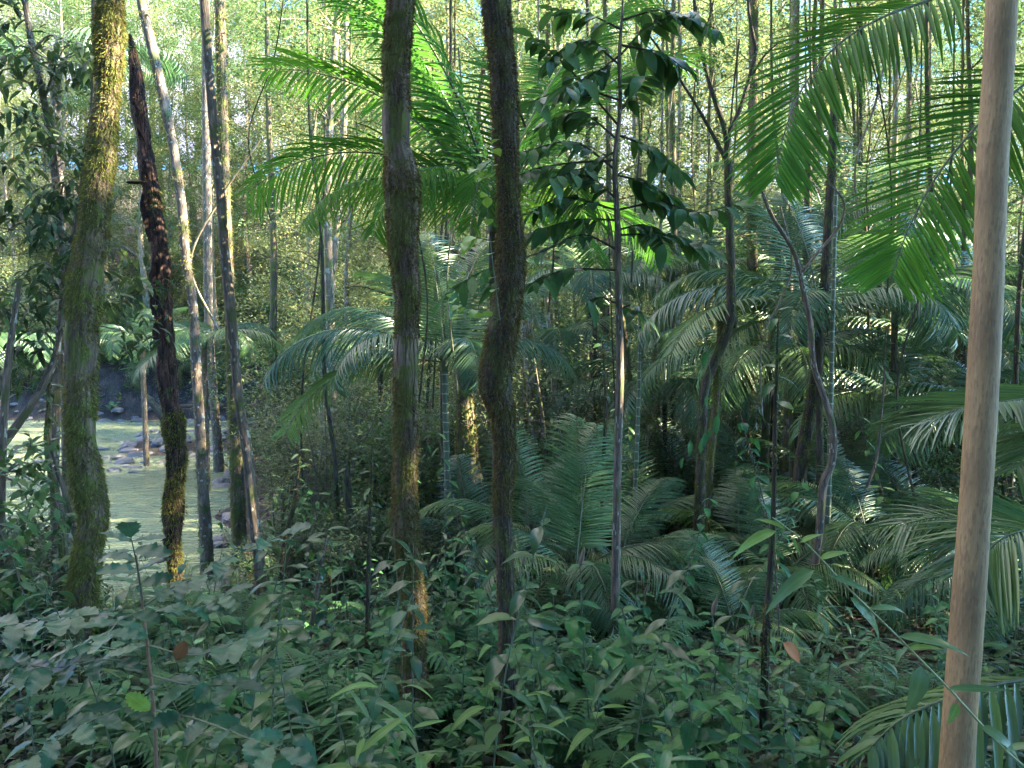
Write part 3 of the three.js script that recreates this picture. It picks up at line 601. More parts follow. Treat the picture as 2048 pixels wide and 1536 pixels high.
{
  const t = handTree('curving_sapling', 'slim grey sapling curving through several bends in front of the palms',
    [[1508, 340, 6], [1543, 430, 8], [1588, 505, 9], [1606, 580, 11], [1621, 650, 12], [1627, 730, 12], [1650, 800, 13], [1666, 860, 14], [1663, 925, 16], [1648, 965, 17], [1640, 1050, 16], [1622, 1200, 15], [1612, 1300, 16]], 7.8, BARK.grey, { rough: 0.06, rad: 10 });
  part('branch', local(tube([[1604, 545, 7], [1640, 500, 6], [1680, 450, 6], [1688, 405, 5], [1655, 362, 3]].map(([x, y, w]) => ({ p: at(x, y, 7.8), r: w * SCALE(7.8) / 2 })), { rad: 7, step: 0.06, rough: 0.05 }), t), BARK.grey, t);
}
// thin stems one can pick out
[
  ['dark green pole-thin stem between the fine-leaved bush and the dark mossy trunk', [[745, 880, 8], [738, 1100, 9], [732, 1430, 11]], 5.4, BARK.dark],
  ['thin mossy-footed stem in front of the drooping palm fronds', [[1557, 620, 8], [1550, 850, 9], [1546, 1050, 11], [1532, 1280, 17], [1526, 1536, 18]], 4.2, BARK.dark],
  ['thin twisting stem beside the big-leaved sapling', [[1205, 680, 6], [1212, 820, 7], [1208, 900, 8], [1204, 1040, 8], [1206, 1220, 9]], 8.2, BARK.dark],
  ['pale thin stem rising past the bright pale palm frond', [[1772, 660, 4], [1765, 800, 5], [1752, 920, 6], [1728, 1000, 6], [1730, 1250, 7]], 9, BARK.grey],
  ['thin leaning pale trunk crossing the far side of the creek view', [[128, 590, 10], [112, 710, 14], [75, 790, 17], [20, 870, 18], [-60, 980, 20]], 6.2, BARK.grey],
  ['thin moss-streaked stem on the bank by the creek', [[98, 770, 13], [96, 880, 15], [108, 970, 17], [122, 1050, 18], [130, 1180, 18]], 6.4, BARK.mossy],
  ['very thin leaning stem beside the moss-furred trunk', [[100, 880, 7], [115, 940, 9], [140, 1020, 10], [158, 1120, 11]], 6.0, BARK.grey],
  ['bent brown stem with a low fork on the litter bank', [[600, 900, 8], [590, 1000, 9], [570, 1080, 9], [560, 1160, 10]], 9, BARK.dark],
  ['grey stem fork standing behind the dark mossy trunk', [[700, 900, 14], [694, 960, 15], [702, 1050, 16], [705, 1120, 18]], 11, BARK.dark],
  ['slim sapling rising behind the toothed-leaf shrub', [[655, 1060, 8], [640, 1150, 9], [625, 1240, 10], [612, 1330, 11]], 5.6, BARK.grey],
].forEach(([label, list, d, mat], n) => {
  list[0][2] = 2.5;
  const t = handTree('thin_sapling', label, list, d, mat, { rough: 0.08, rad: 8, group: 'thin stems in the understorey', category: 'sapling', moss: mat === BARK.grey ? 0 : 900, hi: 0.02, keep: patchy(0.45, 0.6) });
  const R = rng(670 + n), a = at(list[0][0], list[0][1], d).sub(t.position), b = at(list[1][0], list[1][1], d).sub(t.position);
  for (let k = 0; k < 12; k++) leafOn(t, 'long', LEAF.deep, a.clone().lerp(b, k / 14), V(Math.cos(k * 2.4), R.r(-0.3, 0.4), Math.sin(k * 2.4)), V(R.g() * 0.3, 1, 0.2), R.r(0.09, 0.16), R);
});
// straight stems of the mid-distance thicket
{
  const R = rng(640), cols = [888, 935, 1050, 1072, 1105, 1160, 1195, 1262, 1300, 1318, 1345, 1372, 1530, 1565, 1680, 1700, 1790, 1830, 1860, 1905, 2010, 2035, 560, 645, 670, 1720, 1755, 1600, 1640, 1180, 1225, 1290, 1355, 1410, 1450, 1550, 1585, 1625, 1740, 1775, 1815, 1845, 1880, 1995, 780, 850];
  cols.forEach((px, k) => {
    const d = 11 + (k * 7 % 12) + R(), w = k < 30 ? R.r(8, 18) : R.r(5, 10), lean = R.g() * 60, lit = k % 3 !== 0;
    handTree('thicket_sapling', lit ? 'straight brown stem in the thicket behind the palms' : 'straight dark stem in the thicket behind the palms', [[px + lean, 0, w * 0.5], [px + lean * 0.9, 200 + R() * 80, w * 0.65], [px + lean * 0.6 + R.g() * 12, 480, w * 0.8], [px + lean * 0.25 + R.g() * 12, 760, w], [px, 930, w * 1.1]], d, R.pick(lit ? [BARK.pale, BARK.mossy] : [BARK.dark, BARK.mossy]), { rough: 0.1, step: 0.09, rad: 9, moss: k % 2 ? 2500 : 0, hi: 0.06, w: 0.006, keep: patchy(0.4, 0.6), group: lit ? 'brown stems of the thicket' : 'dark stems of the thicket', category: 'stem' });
  });
}
// two stumps wrapped in climbers, in the sun patch of the middle distance
handTree('stump_tree', 'broad sunlit trunk base glimpsed between the two mossy trunks', [[925, 560, 26], [930, 800, 34], [935, 900, 42], [942, 1000, 50]], 12, BARK.mossy, { moss: 6000, hi: 0.05, w: 0.005 });
handTree('stump_tree', 'broad leaning trunk base beside the dark fine-leaved bush', [[1052, 640, 24], [1068, 800, 30], [1075, 900, 36], [1070, 1010, 42]], 13, BARK.pale, { moss: 3500, hi: 0.05, w: 0.005 });
// fallen logs at the creek
[['fallen log slanting down the far bank to the water', [[285, 790, 15], [310, 810, 18], [330, 838, 20]], 38], ['log lying level across the stones behind the grey trunk', [[345, 812, 7], [400, 812, 8], [450, 812, 8]], 36.5]].forEach(([label, list, d]) => {
  const pts = list.map(([x, y, w]) => ({ p: at(x, y, d), r: w * SCALE(d) / 2 })), t = thing('fallen_log', label, 'log', pts[0].p);
  part('log', local(tube(pts, { rad: 9, step: 0.2, rough: 0.12 }), t), BARK.dark, t);
});
// lianas and bare twigs looped through the middle distance
{
  const R = rng(660);
  for (let k = 0; k < 20; k++) {
    const px = lerp(520, 1990, (k * 0.618) % 1), d = R.r(7, 13), y0 = R.r(-40, 420), y1 = y0 + R.r(350, 800), sway = R.g() * 120, w = R.r(2.5, 5);
    const pts = [[px, y0], [px + sway * 0.5 + R.g() * 25, lerp(y0, y1, 0.3)], [px + sway + R.g() * 25, lerp(y0, y1, 0.65)], [px + sway * 0.8 + R.g() * 30, y1]].map(([x, y]) => ({ p: at(x, y, d), r: w * SCALE(d) / 2 }));
    const t = thing('liana', 'thin bare liana hanging through the thicket', 'liana', pts.at(-1).p.clone(), 'lianas in the thicket');
    part('stem', local(tube(pts, { rad: 6, step: 0.1, rough: 0.1 }), t), k % 3 ? BARK.dark : BARK.pale, t);
    for (let j = 0; j < 2; j++) { const q = pts[1 + j].p.clone(), e = q.clone().add(V(R.g() * 0.8, R.r(-0.2, 0.5), R.g() * 0.4)); part('twig', local(tube([{ p: q, r: pts[0].r * 0.6 }, { p: q.clone().lerp(e, 0.5).add(V(0, 0.1, 0)), r: pts[0].r * 0.4 }, { p: e, r: pts[0].r * 0.2 }], { rad: 5, step: 0.1, rough: 0 }), t), BARK.dark, t); }
  }
}
// ================================================================ palms
// leaflets along a midrib curve; calls put(matrix, variant, R) for each
function leafletsAlong(curve, o, put) {
  const R = rng(o.seed), n = o.n, down = V(0, -1, 0);
  for (const side of [-1, 1]) for (let k = 0; k < n; k++) {
    const t = lerp(o.from ?? 0.12, 0.995, (k + 0.3 * R()) / n), p = curve.getPoint(t), tan = curve.getTangent(t), nor = o.normal.clone().addScaledVector(tan, -o.normal.dot(tan)).normalize();
    const s = V().crossVectors(tan, nor).multiplyScalar(side).normalize(), L = o.len * (0.35 + 0.75 * Math.pow(Math.sin(Math.PI * clamp(0.16 + t * 0.8, 0, 1)), 0.8)) * (t > 0.9 ? 1 - (t - 0.9) * 3.5 : 1) * R.r(0.9, 1.08);
    const dir = s.clone().addScaledVector(tan, o.forward + t * 0.55).addScaledVector(nor, o.vee ?? 0.12).addScaledVector(down, o.hang * R.r(0.75, 1.25)).add(V(R.g(), R.g(), R.g()).multiplyScalar(0.05)).normalize();
    const z = tan.clone().addScaledVector(dir, -tan.dot(dir)).normalize(), y = V().crossVectors(z, dir);
    if (y.y < 0) { z.negate(); y.negate(); }
    const m = new THREE.Matrix4().makeBasis(dir.multiplyScalar(L), y.multiplyScalar(L), z.multiplyScalar(o.wid / 0.062)).setPosition(p);
    put(m, Math.min(4, Math.floor((o.limp ?? 0.45) * 5 + R() * 1.6)), R);
  }
}
function frondGeometry(curve, o) { const b = new Builder(); leafletsAlong(curve, o, (m, k) => b.add(BLADE.strip[k], m)); return b.build(); }
const rachis = (curve, r, n = 14) => tube(Array.from({ length: n }, (_, k) => ({ p: curve.getPoint(k / (n - 1)), r: r * lerp(1, 0.16, k / (n - 1)) })), { rad: 6, step: 0.06, rough: 0 });
// frond shapes that the palms share: base at the origin, heading along x, two and a half metres long
const FROND = [[62, 60], [52, 95], [38, 95], [25, 80], [75, 45], [45, 125], [10, 75]].map(([up, bend], k) => {
  const pts = [V(0, 0, 0)], n = 12, L = 2.5;
  for (let i = 1; i <= n; i++) { const t = i / n, a = THREE.MathUtils.degToRad(up - bend * Math.pow(t, 1.4)); pts.push(pts.at(-1).clone().add(V(Math.cos(a) * L / n, Math.sin(a) * L / n, Math.sin(t * 2 + k) * 0.02))); }
  const curve = new THREE.CatmullRomCurve3(pts);
  return { leaf: frondGeometry(curve, { seed: 700 + k, n: 56, len: 0.62, wid: 0.021, normal: V(-0.3, 1, 0), forward: 0.35, hang: 0.1 + 0.09 * (k % 3), limp: 0.2 + 0.14 * (k % 3), from: 0.14 }), stalk: rachis(curve, 0.014) };
});
function frondOn(palm, at0, k, turn, scale, mat, roll = 0) {
  const f = part('frond', FROND[k].leaf, mat, palm);
  f.position.copy(at0); f.rotation.set(roll, turn, 0, 'YXZ'); f.scale.setScalar(scale);
  part('stalk', FROND[k].stalk, rachisMat, f);
  return f;
}
const DEG = Math.PI / 180;
// fronds: [shape, heading in degrees (0 to the viewer's right, 90 away), scale]
function palm(name, label, px, crownY, d, r, mat, fronds, o = {}) {
  const top = at(px, crownY, d), g = H(top.x, top.z), t = thing(name, label, 'palm', V(top.x, g, top.z), o.group), h = top.y - g, R = rng(px + crownY);
  if (h > 0.3) {
    part('trunk', tube([{ p: V(R.g() * 0.05, -0.15, 0), r: r * 1.25 }, { p: V(0.03, h * 0.4, 0.02), r }, { p: V(0, h * 0.85, 0), r: r * 0.95 }, { p: V(0, h + 0.02, 0), r: r * 1.1 }], { rad: 10, step: 0.1, rough: 0.06, texW: 0.3, texH: 1 }), mat, t);
    if (h > 1) part('crownshaft', tube([{ p: V(0, h - 0.12, 0), r: r * 1.25 }, { p: V(0, h + 0.15, 0), r: r * 1.05 }, { p: V(0, h + 0.3, 0), r: r * 0.3 }], { rad: 10, step: 0.06, rough: 0.03 }), rachisMat, t);
  }
  fronds.forEach(([k, turn, s, roll]) => frondOn(t, V(0, h, 0), k, turn * DEG, s, (o.vivid ? LEAF.nearPalm : LEAF.palm)[(k + Math.abs(px)) % 3], roll ?? R.g() * 0.25));
  return t;
}
palm('palm', 'large palm with arching fronds spread behind the two mossy trunks', 990, 440, 7.6, 0.06, BARK.dark, [[4, 170, 1.3], [1, 178, 1.2, 0.3], [4, 195, 1.2], [0, 182, 1.2], [4, 12, 1.25], [4, 90, 1.2], [0, 345, 1], [2, 205, 0.85], [5, 232, 0.8], [5, 262, 0.7], [3, 10, 0.8], [5, 300, 0.75], [4, 160, 1.15], [6, 325, 0.6]], { vivid: true });
palm('palm', 'young palm with a ringed trunk between the two mossy trunks', 890, 725, 10, 0.042, BARK.ring, [[1, 165, 1], [2, 188, 1.05], [0, 140, 0.95], [4, 100, 0.95], [4, 60, 0.9], [0, 35, 0.85], [2, 10, 0.8], [5, 215, 0.8], [5, 290, 0.7], [6, 180, 1], [4, 250, 0.7]]);
palm('palm', 'pale drooping palm at the creek edge behind the lichen-spotted trunk', 408, 690, 20, 0.07, BARK.grey, [[1, 175, 0.95], [2, 5, 0.95], [5, 215, 0.9], [5, 330, 0.9], [5, 265, 0.9], [1, 130, 0.9], [1, 45, 0.9], [5, 20, 0.9], [6, 240, 0.9]]);
palm('palm', 'palm with dark feathery fronds left of the creek, beyond the moss-furred trunk', 285, 690, 24, 0.08, BARK.grey, [[1, 175, 0.9], [2, 5, 0.9], [5, 215, 0.9], [1, 330, 0.9], [5, 265, 0.9], [0, 110, 0.9], [0, 60, 0.9]]);
palm('palm', 'pale palm half hidden behind leaves at the edge above the creek', -10, 700, 17, 0.07, BARK.grey, [[1, 175, 0.9], [2, 5, 0.95], [5, 300, 0.9], [5, 330, 0.9], [5, 250, 0.9]]);
palm('palm', 'tall palm with fronds hanging beyond the top of the moss-furred trunk', 110, 130, 13, 0.08, BARK.grey, [[2, 5, 1], [2, 180, 1], [5, 330, 0.9], [1, 60, 1], [5, 220, 0.9], [3, 350, 0.8]]);
palm('palm', 'palm with grey-green fronds sweeping across behind the forked tree', 1640, 640, 9.4, 0.045, BARK.dark, [[2, 178, 1.02], [3, 196, 0.95], [1, 160, 0.95], [2, 15, 0.95], [4, 90, 0.9], [0, 50, 0.9], [5, 235, 0.75], [5, 310, 0.8], [4, 130, 0.9], [6, 200, 0.8]]);
palm('palm', 'palm with bright pale fronds spread toward the viewer beyond the curving sapling', 1790, 630, 11, 0.045, BARK.dark, [[5, 255, 1.0], [5, 285, 1.0], [1, 180, 0.95], [1, 10, 1], [2, 330, 0.95], [0, 80, 0.9], [2, 215, 0.9], [6, 350, 0.9]]);
palm('palm', 'far palm with green fronds above the big-leaved sapling', 1345, 560, 14, 0.06, BARK.dark, [[1, 170, 0.9], [1, 15, 0.9], [0, 130, 0.9], [0, 50, 0.9], [5, 230, 0.8], [5, 310, 0.8], [4, 90, 0.9], [2, 350, 0.9]]);
palm('palm', 'far palm with pale arching fronds just beyond the thin mossy trunk', 1190, 590, 13.5, 0.045, BARK.dark, [[1, 175, 0.95], [1, 5, 0.9], [0, 130, 0.9], [5, 215, 0.9], [5, 260, 0.8], [5, 320, 0.8], [2, 25, 0.9]]);
palm('palm', 'palm rising behind the twin dark trunks with upright fronds', 1655, 470, 12.5, 0.06, BARK.dark, [[4, 120, 1], [4, 60, 1], [0, 150, 1], [0, 30, 1], [1, 180, 0.9], [1, 0, 0.9], [5, 240, 0.8], [5, 300, 0.8]]);
palm('palm', 'palm with wide fronds behind the upper part of the smooth tan stem', 1930, 600, 12, 0.045, BARK.dark, [[1, 170, 1], [1, 190, 1], [2, 10, 1], [0, 90, 1], [5, 230, 0.9], [5, 300, 0.9], [2, 340, 1]]);
palm('palm', 'palm whose fronds droop over dark ground beside the smooth tan stem', 1830, 835, 10.5, 0.042, BARK.dark, [[1, 175, 0.95], [2, 200, 0.9], [5, 230, 0.8], [5, 300, 0.8], [1, 10, 0.9], [0, 90, 0.8], [2, 340, 0.95]]);
palm('palm', 'palm with low white-sheened fronds at the far edge past the tan stem', 2010, 860, 10, 0.042, BARK.dark, [[1, 180, 0.9], [2, 205, 0.9], [5, 240, 0.8], [0, 120, 0.8], [5, 290, 0.8]]);
palm('palm', 'small palm glimpsed low between the olive bush and the dark mossy trunk', 760, 720, 15, 0.05, BARK.dark, [[1, 175, 0.9], [2, 5, 0.8], [0, 90, 0.8], [5, 230, 0.8], [5, 300, 0.7]]);
palm('palm', 'far palm with upright fronds in the sunny thicket past the forked tree', 1545, 500, 17, 0.07, BARK.pale, [[1, 170, 0.9], [1, 15, 0.9], [0, 130, 0.9], [0, 50, 0.9], [5, 230, 0.8], [5, 310, 0.8]]);
palm('palm', 'palm with silvery fronds drooping between the forked tree and the twin dark trunks', 1545, 745, 12, 0.045, BARK.dark, [[1, 175, 1], [2, 190, 1], [1, 5, 1], [5, 230, 0.95], [5, 265, 0.95], [5, 310, 0.95], [0, 100, 0.9], [2, 345, 1]]);
palm('palm', 'palm with broad silvery fronds low beyond the pale thin stem', 1880, 720, 13.5, 0.05, BARK.dark, [[1, 175, 1.1], [2, 195, 1.1], [1, 5, 1.1], [5, 230, 1], [5, 270, 1], [5, 310, 1], [0, 100, 1], [2, 345, 1.1]]);
palm('palm', 'palm with arching fronds in the gap right of the big-leaved sapling', 1330, 800, 13, 0.045, BARK.dark, [[1, 175, 0.95], [2, 195, 0.95], [1, 5, 0.95], [5, 235, 0.9], [5, 275, 0.9], [5, 310, 0.9], [0, 80, 0.9]]);
palm('palm', 'palm with feathery fronds beyond the fork of the bent tree', 1470, 560, 15, 0.05, BARK.dark, [[1, 175, 1], [1, 5, 1], [0, 130, 1], [0, 50, 1], [5, 235, 0.9], [5, 275, 0.9], [5, 310, 0.9]]);
palm('palm', 'far palm with light fronds between the two upper boughs', 1760, 500, 15, 0.05, BARK.dark, [[1, 175, 1], [1, 5, 1], [0, 130, 1], [0, 50, 1], [5, 235, 1], [5, 275, 1], [5, 310, 1], [2, 200, 1.1]]);
palm('palm', 'far palm with drooping fronds left of the big-leaved sapling', 1090, 700, 16, 0.05, BARK.dark, [[1, 175, 1], [1, 5, 1], [0, 130, 1], [5, 235, 1], [5, 275, 1], [5, 310, 1]]);
// low rosettes on the forest floor
palm('low_palm', 'low palm with broad fronds over the dark floor left of the curving sapling', 1560, 1160, 8, 0.04, BARK.dark, [[5, 262, 0.65], [1, 170, 0.65], [1, 15, 0.65], [0, 100, 0.65], [5, 225, 0.6], [5, 310, 0.62]]);
palm('low_palm', 'low palm with broad fronds right of the hanging frond over bare soil', 1860, 1100, 9, 0.04, BARK.dark, [[5, 262, 0.7], [1, 170, 0.75], [1, 15, 0.7], [0, 100, 0.7], [5, 225, 0.65], [5, 310, 0.65]]);
palm('low_palm', 'low palm with fronds arching left of the low rosette', 1060, 1090, 8.4, 0.04, BARK.dark, [[5, 240, 0.65], [1, 170, 0.65], [1, 25, 0.65], [4, 100, 0.65], [0, 60, 0.65], [5, 310, 0.6]]);
palm('low_palm', 'low palm rosette with upright arching fronds behind the thin mossy trunk', 1150, 1150, 7.4, 0.05, BARK.dark, [[0, 132, 0.62], [4, 100, 0.75], [4, 75, 0.7], [1, 160, 0.6], [2, 8, 0.68], [5, 215, 0.62], [5, 280, 0.58], [5, 325, 0.6], [3, 350, 0.62]]);
palm('low_palm', 'low palm with a bright green sunlit upright frond beside the ringed stem', 1285, 1060, 10.5, 0.05, BARK.dark, [[4, 82, 0.75], [4, 110, 0.7], [1, 20, 0.6], [1, 160, 0.6], [5, 250, 0.5]]);
palm('low_palm', 'low palm with a large frond curving over at the foot of the big-leaved sapling', 1240, 1120, 8, 0.04, BARK.dark, [[2, 10, 0.6], [3, 340, 0.62], [0, 55, 0.55], [5, 300, 0.5]]);
palm('low_palm', 'low palm spreading dark drooping fronds behind the forked tree', 1480, 1090, 9.4, 0.05, BARK.dark, [[1, 175, 0.62], [2, 200, 0.6], [5, 235, 0.6], [5, 275, 0.6], [2, 350, 0.6], [0, 70, 0.6], [1, 20, 0.65], [5, 320, 0.6]]);
palm('low_palm', 'low palm with a yellow-green backlit frond right of the forked tree', 1530, 1010, 11, 0.04, BARK.dark, [[4, 120, 0.62], [0, 150, 0.55], [1, 20, 0.6], [2, 190, 0.6], [5, 300, 0.5]]);
palm('low_palm', 'low palm with a broad frond hanging straight toward the viewer over bare soil', 1735, 1075, 8.6, 0.04, BARK.dark, [[5, 268, 0.78, 0], [1, 170, 0.6], [2, 15, 0.6], [0, 100, 0.6], [5, 225, 0.62], [1, 130, 0.7]]);
palm('low_palm', 'low palm with fronds fanned behind the curving grey sapling', 1690, 1030, 10, 0.04, BARK.dark, [[0, 150, 0.7], [4, 110, 0.7], [0, 60, 0.7], [1, 175, 0.7], [2, 10, 0.65], [5, 235, 0.6]]);
palm('low_palm', 'low palm with fronds on the floor at the foot of the thin mossy-footed stem', 1470, 1265, 6.6, 0.03, BARK.dark, [[2, 10, 0.45], [1, 60, 0.5], [0, 110, 0.5], [5, 300, 0.42], [3, 340, 0.45]]);
palm('low_palm', 'low palm in the dark corner beyond the smooth tan stem', 2030, 1190, 7, 0.04, BARK.dark, [[1, 165, 0.6], [2, 190, 0.6], [5, 220, 0.6], [5, 265, 0.6], [0, 110, 0.6]]);
palm('low_palm', 'low palm with dim fronds behind the foot of the dark mossy trunk', 960, 1110, 9.5, 0.04, BARK.dark, [[1, 170, 0.6], [2, 10, 0.6], [5, 230, 0.5], [5, 300, 0.5], [4, 90, 0.6]]);
palm('low_palm', 'low palm in deep shade behind the low rosette and the forked tree', 1370, 1010, 12.5, 0.04, BARK.dark, [[1, 170, 0.7], [1, 10, 0.7], [5, 230, 0.6], [5, 300, 0.6], [4, 90, 0.7]]);
// ringed stems of young palms
[['dark ringed palm stem in front of the fanned low palm', [[1672, 380, 7], [1664, 700, 9], [1657, 1000, 11], [1646, 1290, 12]], 8.4], ['thin ringed palm stem beside the bright green frond', [[1280, 640, 6], [1277, 800, 8], [1270, 1000, 9], [1264, 1180, 9]], 9.6]].forEach(([label, list, d]) => handTree('ringed_palm_stem', label, list, d, BARK.ring, { rough: 0.02, rad: 10, category: 'palm stem' }));

// ---- the near palms: every leaflet a piece of its own
function nearPalm(label, root, fronds, o, mat = LEAF.nearPalm) {
  const g = H(root.x, root.z), t = thing('feather_palm', label, 'palm', V(root.x, g, root.z)), h = root.y - g;
  if (h > 0.4) part('trunk', tube([{ p: V(0.05, -0.2, 0), r: 0.075 }, { p: V(0.02, h * 0.5, 0), r: 0.062 }, { p: V(0, h, 0), r: 0.06 }], { rad: 12, step: 0.1, rough: 0.05 }), BARK.ring, t);
  fronds.forEach((f, k) => {
    const pts = f.pts.map(([x, y, d]) => at(x, y, d).sub(t.position));
    pts.unshift(root.clone().sub(t.position));
    const curve = new THREE.CatmullRomCurve3(pts, false, 'centripetal');
    const fr = part('frond', rachis(curve, 0.011, 20), rachisMat, t);
    leafletsAlong(curve, { seed: 760 + k + root.x * 10, ...o, ...f }, (m, v, R) => place(part('leaflet', BLADE.strip[v], R.pick(mat), fr), m));
  });
  return t;
}
nearPalm('near palm whose great green fronds hang in from the upper corner', at(2330, -60, 4), [
  { pts: [[2100, -75, 3.9], [1960, -35, 3.85], [1840, 7, 3.8], [1758, 38, 3.75], [1673, 92, 3.7], [1604, 178, 3.65], [1567, 273, 3.6], [1548, 365, 3.6]], n: 54, len: 0.44, wid: 0.018, normal: V(-0.35, 0.75, 0.75), hang: 0.18, forward: 0.5, from: 0.3, limp: 0.05 },
  { pts: [[2150, 90, 3.6], [2042, 174, 3.5], [1963, 243, 3.45], [1874, 352, 3.4], [1812, 470, 3.35], [1783, 555, 3.35]], n: 52, len: 0.4, wid: 0.015, normal: V(-0.3, 0.6, 0.8), hang: 0.1, forward: 0.5, from: 0.25, limp: 0.04 },
  { pts: [[2260, 120, 3.4], [2220, 260, 3.3], [2190, 380, 3.2]], n: 30, len: 0.42, wid: 0.026, normal: V(-0.8, 0.6, 0.6), hang: 0.5, forward: 0.3, from: 0.2, limp: 0.4 },
], {});
nearPalm('near low palm with wide leaflets in the bottom corner around the tan stem', at(2290, 1440, 2.9), [
  { pts: [[2150, 1360, 2.85], [2010, 1365, 2.8], [1900, 1395, 2.75], [1800, 1440, 2.7], [1735, 1500, 2.68]], n: 28, len: 0.36, wid: 0.033, normal: V(-0.2, 1, 0.45), hang: 0.75, forward: 0.35, from: 0.15, limp: 0.35 },
  { pts: [[2200, 1250, 3.2], [2080, 1120, 3.3], [1980, 1055, 3.35], [1880, 1035, 3.4], [1800, 1050, 3.4]], n: 50, len: 0.42, wid: 0.016, normal: V(-0.2, 1, 0.2), hang: 0.25, forward: 0.55, from: 0.2, limp: 0.2 },
  { pts: [[2260, 1250, 3], [2170, 1120, 3], [2080, 1060, 2.95], [2000, 1080, 2.9], [1955, 1130, 2.9]], n: 46, len: 0.42, wid: 0.016, normal: V(0, 1, 0.3), hang: 0.25, forward: 0.55, from: 0.2, limp: 0.2 },
], {}, LEAF.palm);
nearPalm('palm outside the edge with one level frond passing behind the tan stem', at(2500, 900, 4), [
  { pts: [[2300, 810, 3.9], [2150, 790, 3.8], [2040, 800, 3.7], [1930, 815, 3.6], [1830, 850, 3.6]], n: 52, len: 0.48, wid: 0.015, normal: V(0, 1, 0.06), hang: 0.06, forward: 0.7, from: 0.3, limp: 0.1 },
  { pts: [[2300, 860, 3.9], [2180, 850, 3.8], [2100, 880, 3.7], [2030, 940, 3.6]], n: 48, len: 0.46, wid: 0.015, normal: V(0, 1, 0.1), hang: 0.15, forward: 0.7, from: 0.3, limp: 0.2 },
], {}, LEAF.palm);
// ================================================================ foliage of single trees
// a branch through photo points with leaves of its own along it
function leafyBranch(t, list, d, o) {
  const R = rng(o.seed), pts = list.map(([x, y, dd]) => at(x, y, dd ?? d).sub(t.position)), curve = new THREE.CatmullRomCurve3(pts, false, 'centripetal'), n = o.n;
  const br = part(o.name ?? 'branch', tube(pts.map((p, k) => ({ p, r: lerp(o.r, o.r * 0.3, k / (pts.length - 1)) })), { rad: 6, step: 0.05, rough: 0.03 }), o.wood ?? woodMat, t);
  for (let k = 0; k < n; k++) {
    const f = lerp(o.from ?? 0.15, 1, (k + 0.5 * R()) / n), p = curve.getPoint(f), tan = curve.getTangent(f), side = V().crossVectors(tan, V(0, 1, 0)).normalize().multiplyScalar(k % 2 ? 1 : -1);
    const dir = side.multiplyScalar(o.out ?? 0.8).addScaledVector(tan, 0.55).add(V(R.g() * 0.35, -(o.sag ?? 0.5) * R.r(0.4, 1.5) + R.g() * 0.2, R.g() * 0.35));
    leafOn(br, o.kind, o.mat, p, dir, V(R.g() * 0.4, 1, R.g() * 0.4), o.len * R.r(0.65, 1.15), R);
  }
  return br;
}
{ // sapling with large dark leaves
  const d = 6.4, t = handTree('big_leaved_sapling', 'slender sapling carrying many large dark glossy drooping leaves', [[1246, 0, 5], [1239, 110, 7], [1240, 220, 8], [1230, 320, 10], [1235, 450, 12], [1238, 620, 14], [1240, 750, 16], [1236, 900, 16], [1233, 1050, 17], [1230, 1290, 19]], d, BARK.grey, { rough: 0.08, rad: 10 });
  const list = [
    [[1241, 110], [1300, 50], [1390, 25, 6.2]], [[1244, 60], [1180, 30], [1100, 20, 6.5]], [[1240, 130], [1170, 80], [1090, 130, 6.2]], [[1238, 200], [1150, 175], [1060, 205, 6.1]], [[1236, 280], [1160, 225], [1085, 250, 6.6]],
    [[1232, 340], [1150, 285], [1060, 300, 6.2], [965, 325, 6]], [[1233, 420], [1130, 395], [1060, 425, 6.1]], [[1233, 420], [1320, 405], [1400, 425, 6.2], [1475, 405, 6.1]], [[1235, 500], [1170, 470], [1080, 505, 6], [960, 545, 5.9], [890, 590, 5.8]],
    [[1235, 270], [1300, 295], [1360, 345, 6.2]], [[1239, 610], [1205, 595], [1165, 605, 6.2]], [[1233, 350], [1290, 365], [1350, 400, 6.5]], [[1242, 90], [1330, 110], [1370, 140, 6.6]], [[1234, 460], [1290, 450], [1330, 490, 6.1]], [[1236, 230], [1270, 180], [1290, 150, 6.1]], [[1235, 400], [1190, 360], [1130, 340, 6.8]], [[1239, 620], [1262, 610], [1290, 640, 6.2]], [[1244, 40], [1320, 20], [1440, 60, 6]], [[1236, 300], [1180, 330], [1090, 360, 5.9]], [[1233, 440], [1150, 440], [1050, 470, 6.3]], [[1234, 470], [1340, 470], [1420, 500, 6.4]], [[1232, 320], [1110, 330], [1040, 350, 6.3], [985, 400, 6.1]], [[1236, 250], [1130, 130], [1060, 70, 6.4]], [[1236, 540], [1130, 540], [1050, 570, 6.2], [940, 560, 6]], [[1241, 110], [1200, 140], [1120, 180, 5.8]],
  ];
  list.forEach((l, k) => leafyBranch(t, l, d, { seed: 800 + k, n: k === 10 || k === 16 ? 5 : 22, r: 0.01, kind: 'long', mat: LEAF.dark, len: 0.26, sag: 0.3, from: 0.2, wood: BARK.dark }));
}
{ // fresh green climber on the thin mossy trunk
  const t = thing('climbing_vine', 'bright green leafy vine climbing the thin mossy trunk', 'vine', spot(990, 3.62));
  [[[1000, 640], [985, 520], [975, 420], [985, 320], [980, 240]], [[1000, 640], [950, 620], [900, 600], [930, 520]], [[975, 480], [945, 475], [925, 490]], [[980, 360], [965, 350], [945, 330]]].forEach((l, k) => leafyBranch(t, l, 3.62, { seed: 830 + k, name: 'stem', n: [12, 9, 7, 6][k], r: 0.003, kind: 'ovate', mat: LEAF.fresh, len: 0.085, sag: 0.3, wood: stemMat, from: 0.1 }));
}
